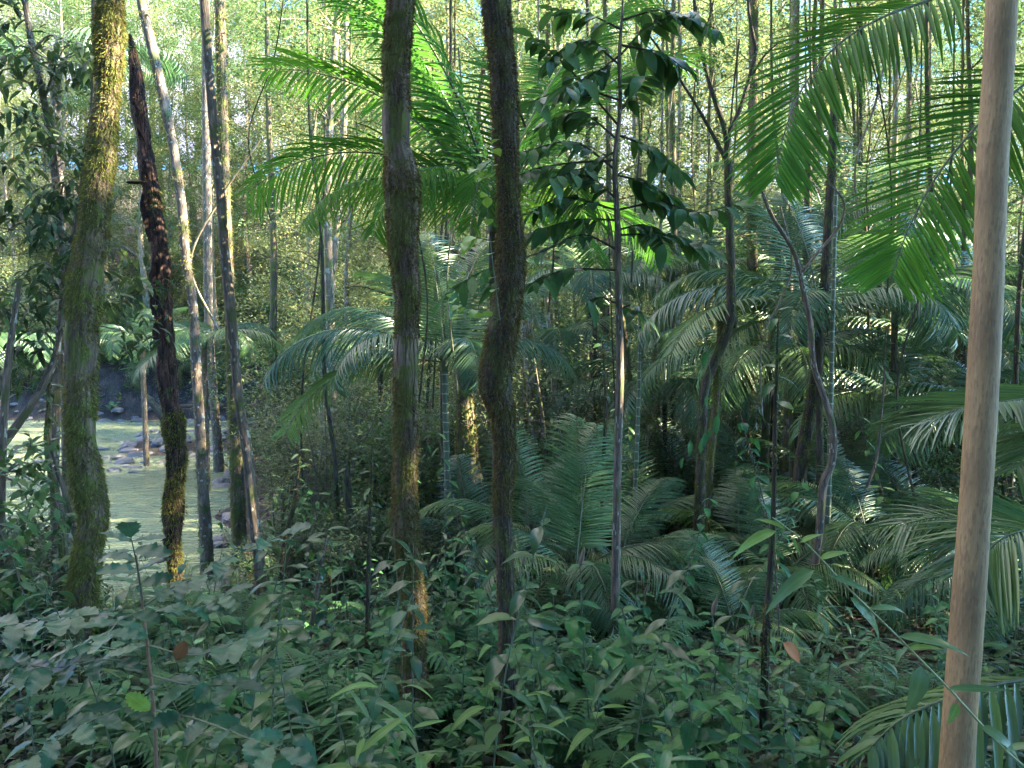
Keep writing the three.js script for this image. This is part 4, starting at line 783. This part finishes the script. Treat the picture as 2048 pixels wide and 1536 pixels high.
{ // broad fresh leaves near the forked tree
  const t = thing('hanging_vine', 'thin vine with a few pale broad leaves hanging beside the forked tree', 'vine', spot(1400, 6.6));
  [[[1450, 800], [1420, 860], [1400, 880]], [[1400, 640], [1420, 760], [1380, 880], [1360, 930]]].forEach((l, k) => leafyBranch(t, l, 6.6, { seed: 840 + k, name: 'stem', n: 4, r: 0.003, kind: 'long', mat: LEAF.soft, len: 0.17, sag: 1, wood: stemMat }));
}
// small-leaved boughs: clumps at photo points [px, py, depth, radius m, leaves]
function bough(name, label, trunk, d, clumps, o) {
  const t = handTree(name, label, trunk, d, o.bark, { rough: 0.1, rad: 9, step: 0.06, moss: o.moss ?? 0, category: o.category ?? 'tree', keep: patchy(0.4, 0.6) });
  const R = rng(o.seed), b = new Builder(true), wood = new Builder(), spine = trunk.map(([x, y]) => at(x, y, d));
  for (const [px, py, dd, r, n] of clumps) {
    const c = at(px, py, dd).sub(t.position);
    let best = spine[0];
    for (const s of spine) if (s.distanceTo(at(px, py, dd)) < best.distanceTo(at(px, py, dd))) best = s;
    const s = best.clone().sub(t.position), mid = s.clone().lerp(c, 0.5).add(V(R.g() * 0.1, 0.12, R.g() * 0.1));
    wood.add(tube([{ p: s, r: o.twig }, { p: mid, r: o.twig * 0.7 }, { p: c, r: o.twig * 0.3 }], { rad: 5, step: 0.08, rough: 0.05 }), new THREE.Matrix4());
    for (let k = 0; k < 5; k++) { const e = c.clone().add(V(R.g(), R.g() * 0.7, R.g()).multiplyScalar(r * 1.2)); wood.add(tube([{ p: c, r: o.twig * 0.3 }, { p: e, r: o.twig * 0.12 }], { rad: 4, step: 0.2, rough: 0 }), new THREE.Matrix4()); clump(b, e, r * 0.5, Math.round(n / 5), o, R); }
  }
  part('branches', wood.build(), o.bark, t).userData.kind = 'stuff';
  part('crown', b.build(), LEAF.crown, t).userData.kind = 'stuff';
  return t;
}
bough('creekside_tree', 'small dark-leaved tree at the edge of the view above the creek', [[50, 0, 10], [66, 100, 12], [88, 200, 13], [104, 300, 14], [118, 420, 15], [128, 560, 15], [118, 700, 16], [110, 880, 17], [112, 1150, 18]], 6.8,
  [[60, 40, 6.8, 0.3, 90], [140, 90, 6.8, 0.28, 80], [110, 130, 6.6, 0.3, 90], [20, 130, 6.6, 0.3, 80], [40, 250, 6.6, 0.35, 120], [20, 330, 6.4, 0.35, 120], [90, 330, 6.4, 0.3, 100], [60, 420, 6.4, 0.32, 110], [20, 460, 6.3, 0.3, 100], [130, 370, 6.4, 0.22, 60], [110, 500, 6.4, 0.28, 80], [30, 560, 6.3, 0.3, 90], [90, 600, 6.4, 0.26, 70], [40, 680, 6.3, 0.3, 80], [255, 600, 6.9, 0.22, 60], [235, 540, 6.9, 0.2, 50], [240, 660, 6.9, 0.2, 40], [60, 760, 6.3, 0.26, 60]], { seed: 850, bark: BARK.grey, twig: 0.012, len: 0.15, ratio: 0.3, pal: PAL.deep, fine: true, dip: -0.6, moss: 1500 });
bough('creekside_tree', 'pale-stemmed small tree with sparse dark leaves low by the creek', [[40, 560, 10], [22, 680, 13], [10, 800, 14], [4, 950, 14], [2, 1150, 16]], 6,
  [[20, 620, 6, 0.25, 50], [60, 900, 5.8, 0.25, 60], [30, 960, 5.6, 0.25, 60], [90, 960, 5.7, 0.22, 50], [20, 1040, 5.4, 0.25, 70], [80, 1080, 5.4, 0.25, 60], [120, 1000, 5.8, 0.15, 30], [40, 1150, 5.2, 0.25, 70], [95, 1160, 5.3, 0.2, 50]], { seed: 851, bark: BARK.grey, twig: 0.009, len: 0.12, ratio: 0.36, pal: PAL.green, fine: true, dip: -0.4 });
bough('fine_leaved_tree', 'fine-leaved tree filling the gap above the fan of palm fronds', [[690, -80, 14], [672, 60, 14], [660, 240, 15], [655, 420, 16], [660, 620, 17], [668, 900, 20]], 15,
  [[520, 40, 14, 0.7, 300], [590, 70, 14, 0.7, 320], [640, 20, 14.5, 0.8, 320], [560, 150, 14, 0.6, 260], [640, 130, 14, 0.7, 300], [700, 90, 14, 0.7, 280], [520, 120, 14, 0.5, 180], [600, 220, 14, 0.5, 150], [700, 380, 14, 0.5, 160], [620, 330, 14.5, 0.5, 140], [560, 420, 14, 0.5, 160], [720, 470, 14, 0.5, 150]], { seed: 852, bark: BARK.pale, twig: 0.02, len: 0.1, ratio: 0.4, pal: PAL.green, dip: -0.2 });
bough('fine_leaved_tree', 'small-leaved tree in soft green behind the forked branches', [[1590, -60, 12], [1585, 200, 13], [1580, 500, 14], [1576, 800, 15], [1572, 950, 16]], 13,
  [[1380, 180, 12, 0.5, 240], [1400, 280, 12, 0.5, 240], [1440, 380, 12, 0.5, 220], [1340, 330, 12.5, 0.45, 180], [1480, 470, 12, 0.4, 160], [1700, 340, 11.5, 0.45, 220], [1640, 380, 12, 0.45, 200], [1740, 400, 12, 0.4, 180], [1560, 420, 12, 0.4, 160], [1420, 480, 12, 0.4, 140], [1540, 60, 12, 0.5, 160], [1460, 90, 12, 0.4, 120]], { seed: 853, bark: BARK.pale, twig: 0.016, len: 0.1, ratio: 0.38, pal: PAL.green, dip: -0.3 });
bough('fine_leaved_tree', 'thin-leaved shrub tree beside the foot of the smooth tan stem', [[2060, 380, 8], [2040, 560, 9], [2030, 800, 10], [2020, 1000, 11], [2025, 1200, 12]], 9,
  [[1900, 700, 8.8, 0.3, 150], [1860, 760, 9, 0.3, 130], [2030, 700, 8.6, 0.3, 130], [1840, 960, 9.2, 0.3, 150], [1900, 980, 9, 0.3, 150], [2020, 960, 8.6, 0.3, 130], [1800, 1000, 9.6, 0.3, 120], [2030, 560, 8.8, 0.3, 100]], { seed: 854, bark: BARK.dark, twig: 0.009, len: 0.085, ratio: 0.28, pal: PAL.deep, dip: -0.3 });

// ================================================================ the understorey
{ // toothed-leaf shrub: compound leaves of wavy, toothed leaflets
  const d = 2.6, base = spot(312, d), t = thing('toothed_leaf_shrub', 'young shrub with blue-grey wavy toothed leaflets on a reddish stem', 'shrub', base), R = rng(870);
  const stem = [[316, 1560, d], [309, 1440, d], [300, 1340, d], [290, 1250, d], [283, 1190, d], [272, 1110, d]].map(([x, y, dd]) => at(x, y, dd).sub(base));
  stem.unshift(V(0.01, -0.05, 0));
  const sm = new THREE.MeshStandardMaterial({ roughness: 0.7 }); sm.color.setRGB(0.16, 0.09, 0.045);
  part('stem', tube(stem.map((p, k) => ({ p, r: lerp(0.0085, 0.003, k / stem.length) })), { rad: 8, step: 0.03, rough: 0.05 }), sm, t);
  const leaves = [
    [[[285, 1200], [274, 1130, 2.55], [262, 1075, 2.45]], 5, 0.125], [[[288, 1212], [345, 1175, 2.55], [405, 1150, 2.5], [470, 1110, 2.48], [560, 1072, 2.45]], 6, 0.115], [[[296, 1290], [390, 1310, 2.4], [470, 1285, 2.3], [540, 1255, 2.25]], 5, 0.12], [[[288, 1255], [205, 1230, 2.5], [110, 1240, 2.4], [15, 1250, 2.3]], 6, 0.13],
    [[[298, 1330], [205, 1320, 2.4], [115, 1335, 2.3], [40, 1330, 2.25]], 5, 0.12], [[[305, 1400], [210, 1430, 2.2], [130, 1470, 2.05], [60, 1520, 2]], 5, 0.12], [[[303, 1350], [390, 1370, 2.35], [470, 1370, 2.3]], 4, 0.11], [[[308, 1420], [400, 1440, 2.2], [480, 1470, 2.05], [560, 1500, 2]], 5, 0.115], [[[290, 1240], [330, 1215, 2.7], [400, 1215, 2.85], [450, 1190, 2.9]], 5, 0.11], [[[296, 1290], [250, 1300, 2.8], [180, 1290, 2.95]], 4, 0.11], [[[287, 1220], [240, 1240, 2.4], [215, 1270, 2.25]], 3, 0.12],
  ];
  for (const [list, pairs, len] of leaves) {
    const pts = list.map(([x, y, dd]) => at(x, y, dd ?? d).sub(base)), curve = new THREE.CatmullRomCurve3(pts, false, 'centripetal');
    const cl = part('compound_leaf', tube(pts.map((p, k) => ({ p, r: lerp(0.0032, 0.0012, k / pts.length) })), { rad: 5, step: 0.03, rough: 0 }), stemMat, t);
    for (let k = 0; k < pairs; k++) for (const s of [-1, 1]) {
      const f = lerp(0.22, 0.93, k / (pairs - 1)), p = curve.getPoint(f), tan = curve.getTangent(f), side = V().crossVectors(tan, V(0, 1, 0)).normalize().multiplyScalar(s);
      leafOn(cl, 'tooth', LEAF.silver, p, side.addScaledVector(tan, 0.5).add(V(R.g() * 0.3, R.r(-0.35, 0.2), R.g() * 0.3)), V(R.g() * 0.4, 1, 0.2 + R.g() * 0.4), len * R.r(0.72, 1.02), R, 'leaflet');
    }
    leafOn(cl, 'tooth', LEAF.silver, pts.at(-1), curve.getTangent(1), V(0, 1, 0.2), len, R, 'leaflet');
  }
  leafOn(t, 'tooth', LEAF.fresh, at(300, 1420, 2.3).sub(base), at(250, 1435, 2.3).sub(at(300, 1470, 2.3)), V(0.2, 0.6, 0.8), 0.09, R).userData.label = 'yellow-green young leaf';
  leafOn(t, 'ovate', LEAF.dead, at(372, 1282, 2.4).sub(base), V(-0.4, -0.8, 0.3), V(0.3, 0.3, 0.9), 0.075, R, 'dead_leaf').userData.label = 'curled red-brown dead leaf';
}
// soft broad-leaved shrubs with upright stems and spikes
function uprightShrub(label, list, o) {
  const R = rng(o.seed), d = o.d, base = spot(list.at(-1)[0], d), t = thing('soft_leaved_shrub', label, 'shrub', base, o.group), pts = list.map(([x, y]) => at(x, y, d).sub(base)).reverse();
  if (pts[0].y > 0.02) pts.unshift(V(pts[0].x * 0.7, -0.05, 0));
  const curve = new THREE.CatmullRomCurve3(pts, false, 'centripetal');
  part('stem', tube(pts.map((p, k) => ({ p, r: lerp(0.006, 0.002, k / pts.length) })), { rad: 7, step: 0.04, rough: 0 }), stemMat, t);
  for (let k = 0; k < o.nodes; k++) {
    const f = lerp(o.low ?? 0.35, 1, k / (o.nodes - 1)), p = curve.getPoint(f), a = k * 1.57 + R.g() * 0.4;
    for (const s of [0, Math.PI]) leafOn(t, 'serrate', LEAF.soft, p, V(Math.cos(a + s), R.r(-0.35, 0.25), Math.sin(a + s)), V(R.g() * 0.25, 1, 0.15), o.len * lerp(1.15, 0.55, Math.pow(f, 3)) * R.r(0.8, 1.15), R);
    if (k % 2 && k < o.nodes - 2) {                     // a side shoot
      const sd = V(Math.cos(a + 0.8), 0.45, Math.sin(a + 0.8)).normalize(), e = p.clone().addScaledVector(sd, o.len * R.r(1, 1.7));
      const sh = part('shoot', tube([{ p, r: 0.003 }, { p: e, r: 0.0014 }], { rad: 5, step: 0.05, rough: 0 }), stemMat, t);
      for (let j = 0; j < 5; j++) leafOn(sh, 'serrate', LEAF.soft, p.clone().lerp(e, 0.5 + j * 0.125), V(Math.cos(a + j * 2.2), R.r(-0.4, 0.2), Math.sin(a + j * 2.2)), V(0, 1, 0.1), o.len * R.r(0.55, 0.95), R);
    }
  }
  if (o.spike) { const top = pts.at(-1), m = part('flower_spike', tube([{ p: top, r: 0.006 }, { p: top.clone().add(V(0.01, 0.04, 0)), r: 0.011 }, { p: top.clone().add(V(0.02, 0.09, 0)), r: 0.003 }], { rad: 8, step: 0.012, rough: 0.5, freq: 60 }), woodMat, t); m.userData.label = 'brown dried flower spike'; }
  return t;
}
[
  ['tall soft-leaved shrub with a dried spike right of the thin mossy trunk', [[1160, 1130], [1165, 1250], [1175, 1400], [1185, 1536]], 3.6, 9, true], ['soft-leaved shrub leaning toward the thin mossy trunk', [[1062, 1235], [1075, 1330], [1095, 1450], [1105, 1560]], 3.4, 8, false], ['bushy soft-leaved shrub in front of the low palm rosette', [[1245, 1220], [1270, 1320], [1300, 1440], [1320, 1560]], 3.2, 9, false],
  ['soft-leaved shrub with a dried spike below the bent forked tree', [[1425, 1230], [1432, 1320], [1425, 1430], [1420, 1560]], 3.4, 9, true], ['dense low soft-leaved shrub at the bottom edge under the forked tree', [[1370, 1330], [1380, 1420], [1390, 1500], [1395, 1600]], 2.7, 7, false], ['soft-leaved shrub with broad dark leaves at the bottom beside the spike shrub', [[1480, 1310], [1470, 1400], [1460, 1500], [1455, 1600]], 3, 7, false],
  ['small soft-leaved shrub at the foot of the low palm rosette', [[1330, 1270], [1340, 1360], [1345, 1460], [1350, 1540]], 3.8, 8, false], ['soft-leaved shrub behind the leaning one by the thin mossy trunk', [[1105, 1180], [1115, 1300], [1120, 1420], [1125, 1500]], 4.4, 8, false], ['soft-leaved shrub between the orange dead leaf and the thin stem', [[1660, 1330], [1650, 1420], [1640, 1500], [1636, 1590]], 3.4, 7, false],
  ['soft-leaved shrub at the bottom between the two mossy trunks', [[930, 1290], [925, 1390], [920, 1480], [915, 1560]], 3.6, 7, false], ['soft-leaved shrub in front of the dark mossy trunk with pale leaves', [[715, 1300], [722, 1400], [730, 1480], [735, 1560]], 3.5, 7, false], ['tall soft-leaved shrub right behind the dark mossy trunk', [[905, 1080], [912, 1180], [915, 1300], [918, 1420]], 5, 9, false],
  ['tall soft-leaved shrub rising left of the thin mossy trunk foot', [[960, 1150], [955, 1260], [950, 1370], [948, 1480]], 4.6, 9, false], ['tall soft-leaved shrub under the ringed stem behind the mossy trunks', [[1045, 1130], [1040, 1240], [1038, 1340], [1036, 1440]], 5, 9, true], ['tall soft-leaved shrub between the low rosette and the forked tree', [[1290, 1190], [1285, 1280], [1282, 1380], [1280, 1450]], 4.8, 9, true], ['soft-leaved shrub with a dried spike beside the thin mossy-footed stem', [[1500, 1240], [1495, 1330], [1490, 1420], [1488, 1500]], 4.2, 8, true], ['soft-leaved shrub left of the dark mossy trunk foot', [[770, 1220], [765, 1320], [762, 1420], [760, 1500]], 4.5, 8, false],
  ['soft-leaved shrub beyond the toothed-leaf shrub by the bare bank', [[600, 1130], [605, 1220], [610, 1320], [612, 1400]], 5.2, 8, false], ['soft-leaved shrub in the shade beyond the dark green pole-thin stem', [[680, 1090], [690, 1180], [700, 1280], [705, 1350]], 6, 8, false],
].forEach(([label, list, d, nodes, spike], k) => uprightShrub(label, list, { seed: 880 + k, d, nodes, spike, len: 0.125, group: 'soft-leaved shrubs' }));
{ // long-leaved grass arching in front of the tan stem
  const d = 1.75, base = spot(2120, d), t = thing('arching_grass', 'arching grass stem with long blue-green blades crossing the tan stem', 'grass stem', base), R = rng(900);
  const pts = [[2130, 1640], [1990, 1480], [1900, 1380], [1795, 1273], [1700, 1180], [1610, 1085], [1545, 1035]].map(([x, y]) => at(x, y, d).sub(base));
  const sm = new THREE.MeshStandardMaterial({ roughness: 0.6 }); sm.color.setRGB(0.17, 0.21, 0.08);
  part('stem', tube([V(0.02, -0.05, 0), ...pts].map((p, k) => ({ p, r: lerp(0.0035, 0.0012, k / 8) })), { rad: 7, step: 0.03, rough: 0 }), sm, t);
  for (const [x0, y0, x1, y1, fresh, wide, dz] of [[1553, 1062, 1462, 1092, 1, 1, 0.02], [1570, 1058, 1520, 1030, 1, 1, 0], [1585, 1075, 1600, 1110, 1, 1.5, 0.02], [1628, 1140, 1529, 1202, 0, 1, 0.04], [1659, 1151, 1756, 1188, 0, 1.1, 0.03], [1700, 1195, 1792, 1276, 0, 1.5, 0.03], [1740, 1218, 1848, 1210, 0, 0.7, 0], [1797, 1273, 1952, 1292, 0, 0.9, 0.06], [1815, 1298, 1890, 1290, 1, 1, 0.03], [1842, 1332, 1838, 1442, 0, 1.7, 0.05], [1893, 1378, 2024, 1386, 0, 0.9, 0.05], [1915, 1408, 1904, 1444, 1, 2, 0.03], [1960, 1452, 2060, 1505, 0, 1.4, 0.06], [2010, 1500, 2090, 1480, 0, 1, 0.05], [1600, 1085, 1640, 1062, 1, 1.4, 0.02], [1640, 1118, 1700, 1095, 1, 1.3, 0.02]]) {
    const a = at(x0, y0, d).sub(base), b = at(x1, y1, d - dz).sub(base), dir = b.clone().sub(a), L = dir.length();
    dir.y += L * 0.12;
    const m = part('blade', R.pick(BLADE.lance), LEAF.grass[fresh], t);
    place(m, frame(a, dir, V(R.g() * 0.3, 0.75, 0.55), L, L, L * wide));
  }
}
{ const base = at(1566, 1286, 2.3), R = rng(905), o = place(part(numbered('fallen_leaf'), BLADE.ovate[2], LEAF.dead[0], scene), frame(base, V(0.8, -0.62, 0.1), V(0.35, 0.5, 0.75), 0.088)); tag(o, 'orange dead leaf caught on the understorey beside the arching grass', 'leaf'); }
// grasses and lance-leaved herbs, ferns, seedlings: a few of each kind, then copies
function herbShape(seed, name, o) {
  const R = rng(seed), g = new THREE.Group();
  g.name = name;
  const a = R() * 6.3, pts = [V(0, -0.04, 0), V(Math.cos(a) * 0.06 * o.h, o.h * 0.5, Math.sin(a) * 0.06 * o.h), V(Math.cos(a) * 0.22 * o.h, o.h, Math.sin(a) * 0.22 * o.h)], curve = new THREE.CatmullRomCurve3(pts);
  part('stem', tube(pts.map((p, k) => ({ p, r: lerp(o.r, o.r * 0.35, k / 2) })), { rad: 5, step: 0.08, rough: 0 }), o.wood ?? stemMat, g);
  for (let k = 0; k < o.n; k++) { const f = lerp(o.low, 1, (k + 0.4 * R()) / o.n), b = k * (o.pair ? 1.57 : 2.4) + R.g() * 0.5; for (const s of o.pair ? [0, Math.PI] : [0]) leafOn(g, o.kind, o.mat, curve.getPoint(f), V(Math.cos(b + s), R.r(...o.tilt), Math.sin(b + s)), V(R.g() * 0.2, 1, R.g() * 0.2), o.len * R.r(0.7, 1.2) * lerp(1.1, 0.7, f), R, o.leaf ?? 'leaf'); }
  return g;
}
const seedlings = [0, 1, 2, 3, 4].map((k) => herbShape(910 + k, 'seedling', { h: 0.5 + 0.12 * k, r: 0.004, n: 7 + k % 3, pair: true, low: 0.3, kind: ['ovate', 'long', 'ovate', 'serrate', 'long'][k], mat: [LEAF.deep, LEAF.soft, LEAF.silver, LEAF.soft, LEAF.deep][k], len: [0.085, 0.12, 0.095, 0.095, 0.135][k], tilt: [-0.3, 0.3] }));
const lanceHerbs = [0, 1, 2].map((k) => herbShape(920 + k, 'lance_leaved_herb', { h: 0.55 + 0.15 * k, r: 0.003, n: 9 + k * 2, low: 0.25, kind: 'lance', mat: [LEAF.grass[0], LEAF.grass[k % 2]], len: 0.2 + 0.03 * k, tilt: [0, 0.7], leaf: 'blade' }));
const saplings = [0, 1, 2].map((k) => herbShape(926 + k, 'leafy_sapling', { h: 1.5 + 0.3 * k, r: 0.008, n: 11, pair: true, low: 0.4, kind: ['long', 'ovate', 'long'][k], mat: [LEAF.deep, LEAF.soft, LEAF.dark][k], len: 0.19, tilt: [-0.6, 0.15], wood: woodMat }));
const FERN = [0, 1].map((v) => {                        // one frond: small pinnae in rows along side ribs
  const b = new Builder(), R = rng(930 + v), curve = new THREE.CatmullRomCurve3([V(0, 0, 0), V(0.18, 0.2, 0), V(0.42, 0.3, 0), V(0.7, 0.26 - 0.06 * v, 0.02)]);
  for (let k = 0; k < 26; k++) for (const s of [-1, 1]) {
    const t = lerp(0.16, 0.99, k / 26), p = curve.getPoint(t), tan = curve.getTangent(t), L = 0.17 * Math.sin(Math.PI * clamp(0.2 + t * 0.8, 0, 0.985)), rib = V(tan.x * 0.35, tan.y * 0.3 - 0.12, s).normalize();
    smallLeaf(b, p, rib, V(0.25, 1, 0), L * R.r(0.9, 1.1), 0.03, null, true);
  }
  return { leaf: b.build(), stalk: rachis(curve, 0.004, 8) };
});
const ferns = [0, 1].map((k) => { const g = new THREE.Group(), R = rng(940 + k); g.name = 'fern'; for (let j = 0; j < 7 + k; j++) { const f = part('frond', FERN[(j + k) % 2].leaf, LEAF.fern, g); f.rotation.set(R.g() * 0.2, j * 0.88 + R.g() * 0.3, R.r(-0.25, 0.35), 'YXZ'); f.scale.setScalar(R.r(0.8, 1.2)); part('stalk', FERN[(j + k) % 2].stalk, stemMat, f); } return g; });
{
  const R = rng(950);
  const sow = (list, n, x0, x1, d0, d1, s0, s1, label, group, category, keep) => {
    for (let k = 0, tries = 0; k < n && tries < n * 20; tries++) {
      const px = lerp(x0, x1, (tries * 0.618 + R() * 0.06) % 1), d = Math.sqrt(lerp(d0 * d0, d1 * d1, R())), p = spot(px, d, -0.02);
      if (p.y < WATER + 0.12 || (keep && !keep(px, d))) continue;
      copyOf(R.pick(list), p, R() * 6.3, R.r(s0, s1), label, group).userData.category = category;
      k++;
    }
  };
  const water = (px, d) => !(px > 180 && px < 460 && d > 5.4);
  const bank = (px, d) => !(px > 440 && px < 690 && d > 7.5) && !(px > 180 && px < 440 && d > 6.5);
  const litter = (px, d) => !(px > 1500 && px < 1900 && d > 3.8 && d < 11) || R() < 0.45;
  sow(seedlings, 85, -40, 1000, 2.4, 5.2, 0.6, 1.35, 'leafy seedling in the dense undergrowth below the mossy trunks', 'seedlings near the viewer', 'seedling');
  sow(seedlings, 65, 1000, 2090, 2.6, 5.2, 0.55, 1.25, 'leafy seedling in the shade around the soft-leaved shrubs', 'seedlings around the shrubs', 'seedling', litter);
  sow(seedlings, 70, -40, 1100, 5, 10.5, 0.7, 1.4, 'leafy seedling on the bank between the trunks', 'seedlings on the bank', 'seedling', bank);
  sow(seedlings, 30, 1100, 2090, 5, 11, 0.6, 1.2, 'leafy seedling on the floor below the palms', 'seedlings below the palms', 'seedling', litter);
  sow(ferns, 24, 200, 1300, 3, 7, 0.8, 1.2, 'dark fern on the bank around the mossy trunks', 'ferns on the bank', 'fern');
  sow(ferns, 12, -40, 500, 3.4, 7.5, 0.6, 1, 'fern in the thicket below the toothed-leaf shrub', 'ferns by the creek', 'fern');
  sow(ferns, 10, 1100, 2000, 4, 9, 0.6, 1, 'fern on the dark floor under the palms', 'ferns under the palms', 'fern', litter);
  sow(lanceHerbs, 12, 560, 1380, 2.2, 3.4, 0.7, 1.1, 'lance-leaved herb at the bottom edge of the undergrowth', 'lance-leaved herbs near the viewer', 'herb');
  sow(lanceHerbs, 14, 1500, 1800, 4, 6.5, 0.6, 1, 'narrow-leaved herb tuft beyond the orange dead leaf', 'lance-leaved herbs by the stems', 'herb');
  sow(saplings, 20, -60, 900, 4.8, 9.5, 0.55, 1.0, 'leafy sapling on the bank near the creek', 'saplings on the bank', 'sapling', (px, d) => water(px, d));
  sow(saplings, 28, 900, 2080, 6, 13, 0.6, 1.2, 'leafy sapling in the shade among the palms', 'saplings among the palms', 'sapling', litter);
  sow(fineBush, 9, -60, 560, 8, 11, 0.2, 0.32, 'knee-high bush on the slope down to the creek', 'low bushes above the creek', 'bush');
}
// ---- ground cover and litter: nobody could count it
function scatter(name, label, category, geometry, material, n, seed, where, color) {
  const m = new THREE.InstancedMesh(geometry, material, n), R = rng(seed), M = new THREE.Matrix4(), c = new THREE.Color();
  let k = 0;
  for (let tries = 0; k < n && tries < n * 5; tries++) {
    const w = where(R);
    if (!w) continue;
    M.compose(w.p, new THREE.Quaternion().setFromEuler(new THREE.Euler(R.g() * w.tilt, R() * 6.3, R.g() * w.tilt)), V(w.s, w.s, w.s * R.r(0.7, 1.2)));
    m.setMatrixAt(k, M); m.setColorAt(k, c.setRGB(...color(R))); k++;
  }
  m.count = k; m.name = name;
  tag(m, label, category, null, 'stuff');
  scene.add(m);
}
const ring = (R, x0, x1, d0, d1) => { const d = Math.sqrt(lerp(d0 * d0, d1 * d1, R())), p = spot(lerp(x0, x1, R()), d); return p.y > WATER + 0.03 ? p : null; };
scatter('leaf_litter', 'brown fallen leaves covering the forest floor', 'leaf litter', BLADE.ovate[1], litterMat, 26000, 960, (R) => { const p = ring(R, -100, 2150, 2, 26); return p && { p: p.add(V(0, 0.008, 0)), s: R.r(0.05, 0.13), tilt: 0.7 }; }, (R) => R.pick([[0.06, 0.035, 0.022], [0.1, 0.06, 0.036], [0.035, 0.022, 0.016], [0.15, 0.1, 0.06], [0.075, 0.052, 0.036]]));
const tuft = (() => { const b = new Builder(), R = rng(970); for (let k = 0; k < 9; k++) { const a = R() * 6.3, d = V(Math.cos(a), R.r(0.1, 0.9), Math.sin(a)).normalize(); smallLeaf(b, V(R.g() * 0.3, R.r(0, 0.7), R.g() * 0.3), d, V(0, 1, 0.1), R.r(0.35, 0.7), R.r(0.18, 0.3), null, true); } return b.build(); })();
const coverMat = leafMat(1, 1, 1, { coat: 0.15, coatRough: 0.3, through: 0.3 });
const greens = (R) => { const t = R.pick([...PAL.deep, ...PAL.deep, ...PAL.green]), m = R.r(0.3, 0.75); return [t[0] * m * 0.85, t[1] * m, t[2] * m]; };
scatter('ground_foliage', 'small green plants carpeting the bank', 'ground cover', tuft, coverMat, 12000, 975, (R) => { const px = lerp(-80, 2130, R()), d = Math.sqrt(lerp(4, 150, R())); if (px > 1480 && px < 1900 && d > 3.6 && d < 11 && R() < 0.6) return null; const p = spot(px, d); return p.y > WATER + 0.1 ? { p, s: R.r(0.07, 0.22), tilt: 0.25 } : null; }, greens);
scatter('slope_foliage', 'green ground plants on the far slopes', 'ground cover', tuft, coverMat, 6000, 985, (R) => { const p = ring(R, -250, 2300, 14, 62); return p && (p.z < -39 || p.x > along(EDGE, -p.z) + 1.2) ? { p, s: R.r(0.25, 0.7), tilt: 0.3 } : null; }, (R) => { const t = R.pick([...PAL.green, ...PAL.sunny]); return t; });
// ---- labels: alike things are told apart by the tree they stand in line with and by their order from the viewer
{
  const LANDMARKS = [[20, 'the leaning pale stem'], [165, 'the moss-furred trunk'], [335, 'the dead snag'], [470, 'the lichen-spotted trunk'], [640, 'the olive bush'], [812, 'the dark mossy trunk'], [1005, 'the thin mossy trunk'], [1237, 'the big-leaved sapling'], [1425, 'the forked tree'], [1640, 'the curving sapling'], [1800, 'the arching grass'], [1955, 'the smooth tan stem']];
  const ORDER = ['nearest', 'second', 'third', 'fourth', 'fifth', 'sixth', 'seventh', 'eighth', 'ninth', 'tenth', 'eleventh', 'twelfth', 'thirteenth', 'fourteenth'];
  const sets = {};
  for (const o of scene.children) {
    if (!o.userData.group || o.userData.kind || !o.userData.label) continue;
    const d = -o.position.z, px = 1024 + o.position.x / d * FOCAL;
    if (d < 0.5 || /outside the view/.test(o.userData.label)) continue;
    const mark = LANDMARKS.reduce((a, b) => Math.abs(b[0] - px) < Math.abs(a[0] - px) ? b : a)[1];
    const L = ((sets[o.userData.label] ??= {})[mark] ??= []);
    L.push([o, d]);
  }
  for (const label in sets) {
    const all = Object.values(sets[label]);
    if (all.reduce((n, l) => n + l.length, 0) < 2) continue;
    for (const mark in sets[label]) sets[label][mark].sort((a, b) => a[1] - b[1]).forEach(([o], k) => { o.userData.label = label + ', ' + (ORDER[k] ?? (k + 1) + 'th') + ' toward ' + mark; });
  }
}
shadows(scene);
renderer.render(scene, camera);
